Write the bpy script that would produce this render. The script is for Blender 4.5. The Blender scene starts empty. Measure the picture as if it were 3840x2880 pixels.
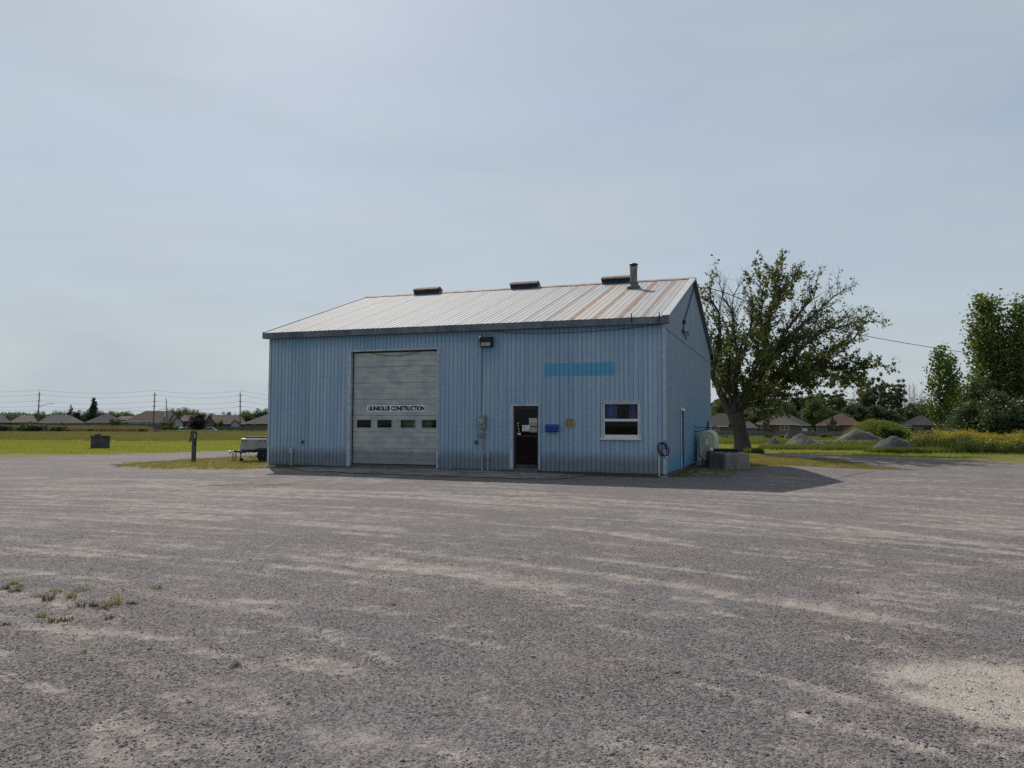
import bpy, math, random
import numpy as np
from mathutils import Vector, Matrix

# ------------------------------------------------------------------ camera, sky, sun, exposure
scene = bpy.context.scene
col = scene.collection
F_PX, PITCH, ROLL, CAM_H = 2938.2, 0.0518, 0.004, 1.54
cam_data = bpy.data.cameras.new('camera')
cam_data.sensor_fit = 'HORIZONTAL'; cam_data.sensor_width = 36.0
cam_data.lens = 36.0 * F_PX / 3840.0
cam_data.clip_start = 0.1; cam_data.clip_end = 12000.0
cam = bpy.data.objects.new('camera', cam_data); col.objects.link(cam)
cam.matrix_world = Matrix.Translation((0, 0, CAM_H)) @ Matrix.Rotation(math.pi / 2 + PITCH, 4, 'X') @ Matrix.Rotation(ROLL, 4, 'Z')
scene.camera = cam

SUN_AZ, SUN_EL = math.radians(20.0), math.radians(44.0)      # the sun stands ahead of the camera, 20 degrees to the left
world = bpy.data.worlds.new('World'); scene.world = world; world.use_nodes = True
wn = world.node_tree; wn.nodes.clear()
w_out = wn.nodes.new('ShaderNodeOutputWorld'); w_bg = wn.nodes.new('ShaderNodeBackground')
sky = wn.nodes.new('ShaderNodeTexSky'); sky.sky_type = 'NISHITA'; sky.sun_disc = False
sky.sun_elevation = SUN_EL; sky.sun_rotation = -SUN_AZ
sky.altitude = 100.0; sky.air_density = 1.0; sky.dust_density = 0.9; sky.ozone_density = 2.0
w_bg.inputs['Strength'].default_value = 0.1
# thin high veil of cloud over the clear sky
w_tc = wn.nodes.new('ShaderNodeTexCoord'); w_map = wn.nodes.new('ShaderNodeMapping')
w_map.inputs['Scale'].default_value = (1.0, 1.0, 3.2); w_map.inputs['Rotation'].default_value = (0.25, 0.5, 0.0)
w_noise = wn.nodes.new('ShaderNodeTexNoise'); w_noise.inputs['Scale'].default_value = 2.1
w_noise.inputs['Detail'].default_value = 7.0; w_noise.inputs['Roughness'].default_value = 0.58; w_noise.inputs['Distortion'].default_value = 0.5
w_ramp = wn.nodes.new('ShaderNodeMapRange')
w_ramp.inputs['From Min'].default_value = 0.38; w_ramp.inputs['From Max'].default_value = 0.72
w_ramp.inputs['To Min'].default_value = 0.6; w_ramp.inputs['To Max'].default_value = 0.86
w_veil = wn.nodes.new('ShaderNodeMix'); w_veil.data_type = 'RGBA'; w_cl = wn.nodes.new('ShaderNodeMix'); w_cl.data_type = 'RGBA'; w_cl.inputs['A'].default_value = (4.3, 4.98, 5.5, 1.0); w_cl.inputs['B'].default_value = (5.4, 5.95, 6.3, 1.0)      # thin cloud, dense and less dense
w_n2 = wn.nodes.new('ShaderNodeTexNoise'); w_n2.inputs['Scale'].default_value = 3.4; w_n2.inputs['Detail'].default_value = 8.0; w_n2.inputs['Distortion'].default_value = 1.1
w_m2 = wn.nodes.new('ShaderNodeMapping'); w_m2.inputs['Scale'].default_value = (0.7, 1.0, 3.6); w_m2.inputs['Rotation'].default_value = (0.3, -0.55, 0.2)
wn.links.new(w_tc.outputs['Generated'], w_map.inputs['Vector']); wn.links.new(w_map.outputs['Vector'], w_noise.inputs['Vector'])
wn.links.new(w_noise.outputs['Fac'], w_ramp.inputs['Value']); w_sep = wn.nodes.new('ShaderNodeSeparateXYZ'); wn.links.new(w_tc.outputs['Generated'], w_sep.inputs[0])      # the veil is seen edge-on, so denser, low down
w_low = wn.nodes.new('ShaderNodeMapRange'); w_low.inputs['From Min'].default_value = 0.0; w_low.inputs['From Max'].default_value = 0.4; w_low.inputs['To Min'].default_value = 0.22; w_low.inputs['To Max'].default_value = 0.0
w_add = wn.nodes.new('ShaderNodeMath'); w_add.operation = 'ADD'; w_add.use_clamp = True; wn.links.new(w_sep.outputs['Z'], w_low.inputs['Value']); wn.links.new(w_low.outputs['Result'], w_add.inputs[0]); wn.links.new(w_ramp.outputs['Result'], w_add.inputs[1])
wn.links.new(w_add.outputs[0], w_veil.inputs['Factor'])
wn.links.new(w_tc.outputs['Generated'], w_m2.inputs['Vector']); wn.links.new(w_m2.outputs['Vector'], w_n2.inputs['Vector']); wn.links.new(w_n2.outputs['Fac'], w_cl.inputs['Factor']); wn.links.new(w_cl.outputs['Result'], w_veil.inputs['B'])
wn.links.new(sky.outputs['Color'], w_veil.inputs['A'])
wn.links.new(w_veil.outputs['Result'], w_bg.inputs['Color']); wn.links.new(w_bg.outputs['Background'], w_out.inputs['Surface'])

sun_data = bpy.data.lights.new('sun', 'SUN'); sun_data.energy = 4.3; sun_data.angle = math.radians(0.6)
sun_data.color = (1.0, 0.93, 0.84)
sun = bpy.data.objects.new('sun', sun_data); col.objects.link(sun); sun.location = (-20, 60, 60)
light_dir = Vector((math.sin(SUN_AZ) * math.cos(SUN_EL), -math.cos(SUN_AZ) * math.cos(SUN_EL), -math.sin(SUN_EL)))
sun.rotation_mode = 'QUATERNION'; sun.rotation_quaternion = light_dir.to_track_quat('-Z', 'Y')
sun['kind'] = 'helper'
vs = scene.view_settings
vs.view_transform = 'Standard'; vs.look = 'None'; vs.gamma = 1.0; vs.use_curve_mapping = False; vs.exposure = 0.0
scene.cycles.use_denoising = False; scene.cycles.adaptive_threshold = 0.005; scene.cycles.sample_clamp_indirect = 3.0; scene.cycles.sample_clamp_direct = 12.0
scene.cycles.max_bounces = 8; scene.cycles.transparent_max_bounces = 24

rnd = random.Random(7)
rng = np.random.default_rng(7)

# ------------------------------------------------------------------ from a sight line to a place
def ray(px, py):
    x, y = px - 1920.0, py - 1440.0
    cr, sr = math.cos(ROLL), math.sin(ROLL)
    xx, yy = (cr * x + sr * y) / F_PX, (-sr * x + cr * y) / F_PX
    c, s = math.cos(PITCH), math.sin(PITCH)
    return np.array([xx, c + s * yy, s - c * yy])
def gp(px, py, z=0.0):
    d = ray(px, py); t = (z - CAM_H) / d[2]
    return np.array([d[0] * t, d[1] * t, z])
def at(px, py, Y):
    d = ray(px, py); t = Y / d[1]
    return np.array([d[0] * t, Y, CAM_H + d[2] * t])

# ------------------------------------------------------------------ noise for meshes
def vnoise(x, y, seed=0):
    x = np.asarray(x, float); y = np.asarray(y, float)
    xi = np.floor(x).astype(np.int64); yi = np.floor(y).astype(np.int64); fx = x - xi; fy = y - yi
    def h(a, b):
        n = (a * 374761393 + b * 668265263 + seed * 1442695041) & 0xffffffff
        n = ((n ^ (n >> 13)) * 1274126177) & 0xffffffff
        return ((n ^ (n >> 16)) & 0xffff) / 65535.0
    u = fx * fx * (3 - 2 * fx); v = fy * fy * (3 - 2 * fy)
    return (h(xi, yi) * (1 - u) + h(xi + 1, yi) * u) * (1 - v) + (h(xi, yi + 1) * (1 - u) + h(xi + 1, yi + 1) * u) * v
def fbm(x, y, seed=0, oct=4):
    s = 0; a = 0.5; t = 0
    for i in range(oct):
        s = s + a * vnoise(np.asarray(x) * 2 ** i, np.asarray(y) * 2 ** i, seed + i * 17); t += a; a *= 0.5
    return s / t
def sstep(a, b, x):
    t = np.clip((np.asarray(x, float) - a) / (b - a), 0, 1); return t * t * (3 - 2 * t)
def height(x, y):
    x = np.asarray(x, float); y = np.asarray(y, float)
    z = 0.07 * np.exp(-(((x + 3.6) / 5.0) ** 2 + ((y - 25.5) / 3.5) ** 2))
    z = z - 0.08 * np.exp(-(((x - 10) / 5.0) ** 2 + ((y - 23) / 5.0) ** 2))
    z = z - 0.27 * np.exp(-(((x - 17.5) / 7.0) ** 2 + ((y - 33) / 4.6) ** 2))
    left = sstep(12, -2, x)
    z = z - left * (1.0 * sstep(128, 195, y))
    z = z - (1 - left) * (1.15 * sstep(55, 185, y))
    z = z + 0.4 * (fbm(x / 16, y / 12, 5, 3) - 0.5) * sstep(42, 60, y) * (1 - sstep(115, 128, y))
    return z
def hz(x, y): return float(height(x, y))

# ------------------------------------------------------------------ objects
def tag(o, label=None, cat=None, group=None, kind=None):
    if label: o['label'] = label
    if cat: o['category'] = cat
    if group: o['group'] = group
    if kind: o['kind'] = kind
    return o
def empty(name, loc=(0, 0, 0), rz=0.0, parent=None):
    o = bpy.data.objects.new(name, None); o.empty_display_size = 0.2
    o.location = loc; o.rotation_euler = (0, 0, rz); col.objects.link(o)
    if parent: o.parent = parent
    return o
def thing(name, label, cat, loc=(0, 0, 0), rz=0.0, group=None):
    return tag(empty(name, loc, rz), label, cat, group)
def link(name, me, mat=None, parent=None, loc=(0, 0, 0)):
    o = bpy.data.objects.new(name, me); col.objects.link(o); o.location = loc
    if mat is not None and not me.materials: me.materials.append(mat)
    if parent: o.parent = parent
    return o
def copy_tree(o, parent=None):
    c = o.copy(); col.objects.link(c); c.parent = parent
    for ch in list(o.children): copy_tree(ch, c)
    return c
def np_mesh(name, verts, tris, attrs=None, smooth=False):
    """mesh from arrays of triangles (or quads); attrs: name -> float per vertex"""
    verts = np.asarray(verts, np.float32); tris = np.asarray(tris, np.int32); k = tris.shape[1]
    me = bpy.data.meshes.new(name)
    me.vertices.add(len(verts)); me.vertices.foreach_set('co', verts.ravel())
    me.loops.add(tris.size); me.loops.foreach_set('vertex_index', tris.ravel())
    me.polygons.add(len(tris)); me.polygons.foreach_set('loop_start', np.arange(0, tris.size, k, dtype=np.int32))
    if smooth: me.polygons.foreach_set('use_smooth', np.ones(len(tris), bool))
    for an, av in (attrs or {}).items():
        a = me.attributes.new(an, 'FLOAT', 'POINT'); a.data.foreach_set('value', np.asarray(av, np.float32))
    me.update(calc_edges=True)
    return me
class MB:
    """collects boxes, tubes, prisms and lathed shapes into one mesh"""
    def __init__(s): s.v = []; s.f = []
    def add(s, verts, faces):
        n = len(s.v); s.v += [tuple(map(float, p)) for p in verts]; s.f += [tuple(i + n for i in f) for f in faces]; return s
    def box(s, x0, x1, y0, y1, z0, z1, b=0.0):
        if x0 > x1: x0, x1 = x1, x0
        if y0 > y1: y0, y1 = y1, y0
        if z0 > z1: z0, z1 = z1, z0
        if b <= 0:
            v = [(x, y, z) for z in (z0, z1) for y in (y0, y1) for x in (x0, x1)]
            return s.add(v, [(0, 2, 3, 1), (4, 5, 7, 6), (0, 1, 5, 4), (2, 6, 7, 3), (0, 4, 6, 2), (1, 3, 7, 5)])
        v = []; idx = {}
        for cx in (0, 1):
            for cy in (0, 1):
                for cz in (0, 1):
                    X, Y, Z = (x0, x1)[cx], (y0, y1)[cy], (z0, z1)[cz]
                    dx, dy, dz = (b, -b)[cx], (b, -b)[cy], (b, -b)[cz]
                    for a in range(3):
                        idx[(cx, cy, cz, a)] = len(v)
                        v.append((X if a == 0 else X + dx, Y if a == 1 else Y + dy, Z if a == 2 else Z + dz))
        I = lambda x, y, z, a: idx[(x, y, z, a)]
        f = []
        for k in (0, 1):
            q = [I(k, 0, 0, 0), I(k, 1, 0, 0), I(k, 1, 1, 0), I(k, 0, 1, 0)]; f.append(tuple(q if k else q[::-1]))
            q = [I(0, k, 0, 1), I(0, k, 1, 1), I(1, k, 1, 1), I(1, k, 0, 1)]; f.append(tuple(q if k else q[::-1]))
            q = [I(0, 0, k, 2), I(1, 0, k, 2), I(1, 1, k, 2), I(0, 1, k, 2)]; f.append(tuple(q if k else q[::-1]))
        for p in (0, 1):
            for q in (0, 1):
                f.append((I(0, p, q, 1), I(1, p, q, 1), I(1, p, q, 2), I(0, p, q, 2)))
                f.append((I(p, 0, q, 0), I(p, 1, q, 0), I(p, 1, q, 2), I(p, 0, q, 2)))
                f.append((I(p, q, 0, 0), I(p, q, 1, 0), I(p, q, 1, 1), I(p, q, 0, 1)))
        for cx in (0, 1):
            for cy in (0, 1):
                for cz in (0, 1): f.append((I(cx, cy, cz, 0), I(cx, cy, cz, 1), I(cx, cy, cz, 2)))
        return s.add(v, f)
    def tube(s, pts, rad, n=8, cap=True):
        pts = [np.asarray(p, float) for p in pts]
        if not hasattr(rad, '__len__'): rad = [rad] * len(pts)
        rings = []; prev = None
        for i, p in enumerate(pts):
            t = pts[min(i + 1, len(pts) - 1)] - pts[max(i - 1, 0)]; t = t / (np.linalg.norm(t) + 1e-9)
            if prev is None:
                ref = np.array([0, 0, 1.0]) if abs(t[2]) < 0.9 else np.array([1.0, 0, 0])
                a = np.cross(t, ref)
            else: a = prev - t * np.dot(prev, t)
            a = a / (np.linalg.norm(a) + 1e-9); prev = a; b = np.cross(t, a)
            rings.append([p + rad[i] * (math.cos(2 * math.pi * k / n) * a + math.sin(2 * math.pi * k / n) * b) for k in range(n)])
        v = [q for r_ in rings for q in r_]; f = []
        for i in range(len(pts) - 1):
            for k in range(n): f.append((i * n + k, i * n + (k + 1) % n, (i + 1) * n + (k + 1) % n, (i + 1) * n + k))
        if cap: f.append(tuple(range(n))[::-1]); f.append(tuple((len(pts) - 1) * n + k for k in range(n)))
        return s.add(v, f)
    def lathe(s, prof, n=20, c=(0, 0, 0), axis='z'):
        v = []; f = []
        for r_, h in prof:
            for k in range(n):
                a = 2 * math.pi * k / n; p = (r_ * math.cos(a), r_ * math.sin(a), h)
                if axis == 'y': p = (p[0], p[2], -p[1])
                if axis == 'x': p = (p[2], p[0], p[1])
                v.append((p[0] + c[0], p[1] + c[1], p[2] + c[2]))
        for i in range(len(prof) - 1):
            for k in range(n): f.append((i * n + k, i * n + (k + 1) % n, (i + 1) * n + (k + 1) % n, (i + 1) * n + k))
        f.append(tuple(range(n))[::-1]); f.append(tuple((len(prof) - 1) * n + k for k in range(n)))
        return s.add(v, f)
    def prism(s, poly, y0, y1, axis='y'):
        """outline (a, b) extruded along an axis: y -> (a, y, b); x -> (x, a, b); z -> (a, b, z)"""
        n = len(poly)
        m = {'y': lambda a, b, t: (a, t, b), 'x': lambda a, b, t: (t, a, b), 'z': lambda a, b, t: (a, b, t)}[axis]
        v = [m(a, b, y0) for a, b in poly] + [m(a, b, y1) for a, b in poly]
        f = [tuple(range(n)), tuple(range(2 * n - 1, n - 1, -1))] + [(i, i + n, (i + 1) % n + n, (i + 1) % n) for i in range(n)]
        return s.add(v, f)
    def quad(s, a, b, c, d): return s.add([a, b, c, d], [(0, 1, 2, 3)])
    def mesh(s, name, smooth=False, auto=None):
        me = bpy.data.meshes.new(name); me.from_pydata(s.v, [], s.f); me.update()
        if smooth:
            me.polygons.foreach_set('use_smooth', [True] * len(me.polygons))
            if auto:
                me.set_sharp_from_angle(angle=math.radians(auto))
        return me
    def build(s, name, mat, parent=None, smooth=False, loc=(0, 0, 0), auto=40):
        return link(name, s.mesh(name, smooth, auto), mat, parent, loc)

# ------------------------------------------------------------------ materials
class NT:
    def __init__(s, name):
        s.m = bpy.data.materials.new(name); s.m.use_nodes = True; s.t = s.m.node_tree; s.t.nodes.clear()
        s.out = s.t.nodes.new('ShaderNodeOutputMaterial')
        s.p = s.t.nodes.new('ShaderNodeBsdfPrincipled'); s.l(s.p.outputs[0], s.out.inputs['Surface'])
    def n(s, t, **kw):
        nd = s.t.nodes.new('ShaderNode' + t)
        for k, v in kw.items():
            if k in nd.inputs: s.i(nd.inputs[k], v)
            else: setattr(nd, k, v)
        return nd
    def i(s, sock, v):
        if isinstance(v, bpy.types.NodeSocket): s.t.links.new(v, sock)
        elif hasattr(v, '__len__') and len(v) == 3 and sock.type == 'RGBA': sock.default_value = (*v, 1)
        else: sock.default_value = v
    def l(s, a, b): s.t.links.new(a, b)
    def coord(s, obj=None, kind='Object'):
        tc = s.n('TexCoord')
        if obj: tc.object = obj
        return tc.outputs[kind]
    def pos(s): return s.n('NewGeometry').outputs['Position']
    def noise(s, vec, scale, detail=3.0, rough=0.55, dist=0.0):
        nd = s.n('TexNoise'); s.l(vec, nd.inputs['Vector'])
        nd.inputs['Scale'].default_value = scale; nd.inputs['Detail'].default_value = detail
        nd.inputs['Roughness'].default_value = rough; nd.inputs['Distortion'].default_value = dist
        return nd.outputs['Fac']
    def map(s, vec, scale=(1, 1, 1), loc=(0, 0, 0), rot=(0, 0, 0)):
        nd = s.n('Mapping'); s.l(vec, nd.inputs['Vector'])
        nd.inputs['Scale'].default_value = scale; nd.inputs['Location'].default_value = loc; nd.inputs['Rotation'].default_value = rot
        return nd.outputs['Vector']
    def rng(s, v, a, b, c=0.0, d=1.0, smooth=True):
        nd = s.n('MapRange'); nd.interpolation_type = 'SMOOTHSTEP' if smooth else 'LINEAR'; nd.clamp = True
        s.i(nd.inputs['Value'], v); s.i(nd.inputs['From Min'], a); s.i(nd.inputs['From Max'], b)
        s.i(nd.inputs['To Min'], c); s.i(nd.inputs['To Max'], d)
        return nd.outputs['Result']
    def math(s, op, a, b=0.0, c=0.0):
        nd = s.n('Math', operation=op); s.i(nd.inputs[0], a); s.i(nd.inputs[1], b); s.i(nd.inputs[2], c)
        return nd.outputs[0]
    def mix(s, fac, a, b, blend='MIX'):
        nd = s.n('Mix', data_type='RGBA', blend_type=blend)
        s.i(nd.inputs['Factor'], fac); s.i(nd.inputs['A'], a); s.i(nd.inputs['B'], b)
        return nd.outputs['Result']
    def xyz(s, vec):
        nd = s.n('SeparateXYZ'); s.l(vec, nd.inputs[0]); return nd.outputs
    def attr(s, name): return s.n('Attribute', attribute_name=name).outputs['Fac']
    def bump(s, h, strength=0.3, dist=0.01):
        nd = s.n('Bump'); s.l(h, nd.inputs['Height']); nd.inputs['Strength'].default_value = strength; nd.inputs['Distance'].default_value = dist
        s.l(nd.outputs[0], s.p.inputs['Normal'])
    def done(s, color=None, rough=0.7, metal=0.0, spec=0.4):
        if color is not None: s.i(s.p.inputs['Base Color'], color)
        s.i(s.p.inputs['Roughness'], rough); s.i(s.p.inputs['Metallic'], metal); s.p.inputs['Specular IOR Level'].default_value = spec
        return s.m
def mat(name, c, rough=0.7, metal=0.0, var=0.18, scale=4.0, bump=0.15, bscale=60.0, c2=None, spec=0.35, streak=None, bdist=0.004):
    """painted / raw surface: two scales of uneven colour, fine relief, uneven gloss"""
    t = NT(name); v = t.coord()
    if streak: v = t.map(v, streak)
    a = t.noise(v, scale, 5.0, 0.6); b = t.noise(v, scale * 7.3, 3.0, 0.6)
    lo = tuple(x * (1 - var) for x in c); hi = tuple(min(1, x * (1 + var)) for x in (c2 or c))
    k = t.math('MULTIPLY_ADD', b, 0.4, t.math('MULTIPLY', a, 0.6))
    colr = t.mix(t.rng(k, 0.32, 0.68), lo, hi)
    if bump: t.bump(t.noise(t.coord(), bscale, 3.0, 0.6), bump, bdist)
    return t.done(colr, t.rng(b, 0.3, 0.7, max(0.05, rough - 0.1), min(1, rough + 0.1)), metal, spec)
def leaf_mat(name, c, c2, trans=0.42, dry=None):
    t = NT(name); tone = t.attr('tone')
    colr = t.mix(tone, c, c2)
    if dry is not None: colr = t.mix(t.rng(tone, 0.9, 0.97), colr, dry)
    d = t.n('BsdfDiffuse'); t.l(colr, d.inputs['Color'])
    tr = t.n('BsdfTranslucent'); t.l(t.mix(0.5, colr, (min(1, c2[0] * 2.3), min(1, c2[1] * 2.0), c2[2] * 0.8)), tr.inputs['Color'])
    g = t.n('BsdfGlossy', Roughness=0.45); g.inputs['Color'].default_value = (0.9, 0.95, 1, 1)
    m1 = t.n('MixShader'); m1.inputs[0].default_value = trans; t.l(d.outputs[0], m1.inputs[1]); t.l(tr.outputs[0], m1.inputs[2])
    m2 = t.n('MixShader'); m2.inputs[0].default_value = 0.035; t.l(m1.outputs[0], m2.inputs[1]); t.l(g.outputs[0], m2.inputs[2])
    t.l(m2.outputs[0], t.out.inputs['Surface'])
    return t.m
def glass_mat(name, tint=(0.75, 0.8, 0.85), refl=1.0):
    t = NT(name)
    tr = t.n('BsdfTransparent'); tr.inputs['Color'].default_value = (*tint, 1)
    gl = t.n('BsdfGlossy', Roughness=0.02); fr = t.n('Fresnel', IOR=1.5)
    mx = t.n('MixShader'); t.l(t.math('MULTIPLY', fr.outputs[0], refl), mx.inputs[0]); t.l(tr.outputs[0], mx.inputs[1]); t.l(gl.outputs[0], mx.inputs[2])
    t.l(mx.outputs[0], t.out.inputs['Surface']); return t.m
# ------------------------------------------------------------------ ground
def in_poly(x, y, poly):
    inside = np.zeros(np.shape(x), bool); n = len(poly)
    for i in range(n):
        x0, y0 = poly[i][:2]; x1, y1 = poly[(i + 1) % n][:2]
        if y0 == y1: continue
        c = ((y0 > y) != (y1 > y)) & (x < (x1 - x0) * (y - y0) / (y1 - y0) + x0)
        inside ^= c
    return inside
def poly_px(pts): return [gp(*p) for p in pts]
LOT = [(-90, 42)] + poly_px([(0, 1718), (400, 1705), (850, 1690), (1060, 1684)]) + [(4, 50.5)] + \
      poly_px([(2640, 1691), (2835, 1696), (3240, 1708), (3840, 1729)]) + [(60, 27.0), (75, 20), (75, -40), (-90, -40)]
ISLAND_LEFT = poly_px([(430, 1744), (560, 1731), (700, 1724), (860, 1713), (1000, 1707)]) + [(-6.5, 40), (-3, 35), (-7, 28.5)] + \
      poly_px([(1100, 1757), (1000, 1759), (880, 1763), (720, 1760), (560, 1755)])
ISLAND_RIGHT = [(6.5, 24.6), (9, 37)] + poly_px([(2640, 1699), (2740, 1697), (2840, 1704), (3000, 1714)]) + [gp(3130, 1726, -.12), gp(3260, 1743, -.22), gp(3420, 1762, -.24), gp(3200, 1757, -.2), gp(3060, 1746, -.14), gp(2920, 1738, -.06)] + \
      poly_px([(2830, 1743), (2795, 1758), (2720, 1771), (2600, 1779), (2505, 1783)])
def warp(x, y, amp=0.9, sc=0.9):
    return x + amp * (fbm(x / sc, y / sc, 91, 4) - 0.5) * 2, y + amp * (fbm(x / sc + 40, y / sc + 9, 92, 4) - 0.5) * 2
def is_gravel(x, y):
    wx, wy = warp(x, y)
    return in_poly(wx, wy, LOT) & ~in_poly(wx, wy, ISLAND_LEFT) & ~in_poly(wx, wy, ISLAND_RIGHT)
def spaced(a0, lo, hi, step, grow, end):
    up = [hi]; s = step
    while up[-1] < end[1]: s *= grow; up.append(up[-1] + s)
    dn = [lo]; s = step
    while dn[-1] > end[0]: s *= grow; dn.append(dn[-1] - s)
    return np.array(dn[::-1][:-1] + list(np.arange(lo, hi, step)) + up)
def grid(xs, ys):
    X, Y = np.meshgrid(xs, ys); nx, ny = len(xs), len(ys)
    i = np.arange((ny - 1) * (nx - 1)); r = i // (nx - 1); c = i % (nx - 1); a = r * nx + c
    return X.ravel(), Y.ravel(), np.stack([a, a + 1, a + nx + 1, a + nx], 1)

# field: the large sheet that reaches the horizon
xs = spaced(0, -70, 70, 1.4, 1.09, (-5000, 5000)); ys = spaced(0, 14, 200, 1.4, 1.09, (-600, 6500))
X, Y, Q = grid(xs, ys)
Z = height(X, Y) - 0.022 - 0.06 * in_poly(X, Y, [(-6.5, 29), (4.8, 25), (9, 36), (-2.5, 41)])
t = NT('field_grass'); P = t.pos(); px_ = t.xyz(P)
n1 = t.noise(P, 0.16, 5.0, 0.6); n2 = t.noise(t.map(P, (0.35, 1.6, 1)), 0.9, 5.0, 0.65); n3 = t.noise(P, 14.0, 4.0, 0.7)
green = t.mix(t.rng(n2, 0.35, 0.7), (0.12, 0.16, 0.028), (0.21, 0.23, 0.046))
dry = t.mix(t.rng(n3, 0.3, 0.7), (0.15, 0.13, 0.055), (0.235, 0.2, 0.095))
base0 = t.rng(px_[1], 44.0, 38.0)
far = t.rng(t.math('MULTIPLY_ADD', n2, 10.0, px_[1]), 66.0, 74.0)
rightside = t.rng(px_[0], 4.0, 12.0)
far = t.math('MULTIPLY', far, t.math('SUBTRACT', 1.0, t.math('MULTIPLY', rightside, 0.6)))
base = t.mix(t.math('MULTIPLY', t.rng(n1, 0.44, 0.66), 0.8), green, dry); base = t.mix(t.math('MULTIPLY', base0, t.rng(n3, 0.2, 0.7, 0.35, 0.95)), base, dry)
tall = t.mix(t.rng(n2, 0.35, 0.65), (0.09, 0.105, 0.032), (0.155, 0.155, 0.06))
colr = t.mix(far, base, tall)
colr = t.mix(t.math('MULTIPLY', t.rng(n3, 0.25, 0.75), 0.35), colr, t.mix(1.0, colr, (0.5, 0.5, 0.45), 'MULTIPLY'))
t.bump(t.math('ADD', n3, t.math('MULTIPLY', n2, 2.0)), 0.9, 0.05)
M_FIELD = t.done(colr, 0.95, 0, 0.1)
field = link('field', np_mesh('field', np.stack([X, Y, Z], 1), Q, smooth=True), M_FIELD); tag(field, 'grass field reaching from the lot to the houses', kind='structure')

# gravel lot with the lanes round the shed
xs = spaced(0, -9.0, 9.0, 0.085, 1.045, (-88, 74)); ys = spaced(0, 2.4, 14.0, 0.085, 1.03, (-36, 56))
X, Y, Q = grid(xs, ys)
TRACKS = [([(2085, 1856), (2400, 1886), (2788, 1930), (3300, 1990), (3840, 2056)], .16, .9), ([(1259, 1995), (1600, 2022), (1920, 2055), (2571, 2134), (2866, 2173), (3066, 2212), (3569, 2268)], .12, .8),
          ([(1354, 2108), (1600, 2138), (1920, 2177), (2406, 2229), (2632, 2255)], .12, .85), ([(364, 2004), (781, 2056), (1259, 2082)], .1, .6),
          ([(130, 1856), (417, 1874), (800, 1885)], .2, .8), ([(120, 2350), (380, 2365), (680, 2400)], .12, .6), ([(1050, 2340), (1400, 2385), (1560, 2400)], .12, .55),
          ([(550, 1826), (1100, 1850), (1700, 1868)], .25, .5), ([(1000, 1835), (1500, 1845), (2100, 1850)], .3, .5), ([(3540, 1862), (3700, 1880), (3900, 1890)], .35, .9),
          ([(2400, 1850), (2600, 1890), (2900, 1960)], .2, .35), ([(900, 2250), (1300, 2270), (1900, 2330)], .14, .45), ([(2300, 2370), (2600, 2420)], .1, .5),
          ([(2940, 2780), (3150, 2840), (3380, 2890)], .07, .5), ([(1620, 1940), (2300, 2000), (2900, 2090)], .12, .4), ([(3040, 1790), (2850, 1770), (2700, 1775)], .25, .3),
          ([(1060, 1890), (1500, 1915), (2050, 1950)], .14, .45), ([(3000, 2010), (3400, 2060), (3840, 2120)], .13, .5), ([(0, 1790), (300, 1795), (700, 1800)], .4, .5)]
def polyline_dist(x, y, pts):
    d = np.full(x.shape, 1e9); s = np.zeros(x.shape); acc = 0.0
    for a, b in zip(pts[:-1], pts[1:]):
        e = np.array(b[:2]) - np.array(a[:2]); L = np.hypot(*e)
        tt = np.clip(((x - a[0]) * e[0] + (y - a[1]) * e[1]) / (L * L), 0, 1)
        dd = np.hypot(x - a[0] - tt * e[0], y - a[1] - tt * e[1]); m = dd < d
        d = np.where(m, dd, d); s = np.where(m, acc + tt * L, s); acc += L
    return d, s
R27 = np.hypot(X + 14.4, Y + 13.3); A27 = np.arctan2(Y + 13.3, X + 14.4) * 27
arcs = fbm(R27 * 4.2 + 0.5 * fbm(X * .7, Y * .7, 3, 2), A27 * 0.26, 21, 4); arcs2 = fbm(R27 * 8.0, A27 * 0.5, 25, 3)
mott = fbm(R27 * 2.4 + X * .4, A27 * 0.95, 43, 4); mott2 = fbm(X * 0.9 + 7, Y * 0.8, 44, 4)
patch = fbm(X / 2.6, Y / 1.7, 31, 4); fine = fbm(X * 3.1, Y * 3.1, 41, 3)
dust = 0.1 + 0.25 * sstep(0.52, 0.72, mott) * sstep(0.42, 0.62, mott2) + 0.55 * sstep(0.5, 0.72, arcs) * sstep(0.3, 0.6, patch) * sstep(4.5, 9, Y) * sstep(30, 16, Y) + 0.38 * sstep(0.55, 0.75, arcs2) * sstep(0.35, 0.65, fbm(X / 3.1 + 5, Y / 3.1, 37, 3)) * sstep(3, 8, Y) * sstep(40, 20, Y) + 0.14 * sstep(0.52, 0.75, patch) + 0.3 * (fine - 0.5)
track = np.zeros(X.shape)
for pts, w, k in TRACKS:
    d, s = polyline_dist(X, Y, poly_px(pts))
    w2 = 0.5 * w * (0.6 + 1.0 * fbm(s * 1.3, s * 0 + len(pts) + pts[0][0], 7, 3))
    tk = k * np.exp(-(d / w2) ** 2) * sstep(0.28, 0.62, fbm(s * 1.1, d * 5 + pts[0][0], 8, 3)) * (0.6 + 0.8 * fine)
    dust = np.maximum(dust, 0) + tk; track = np.maximum(track, tk)
gs = np.random.default_rng(19)
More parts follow.
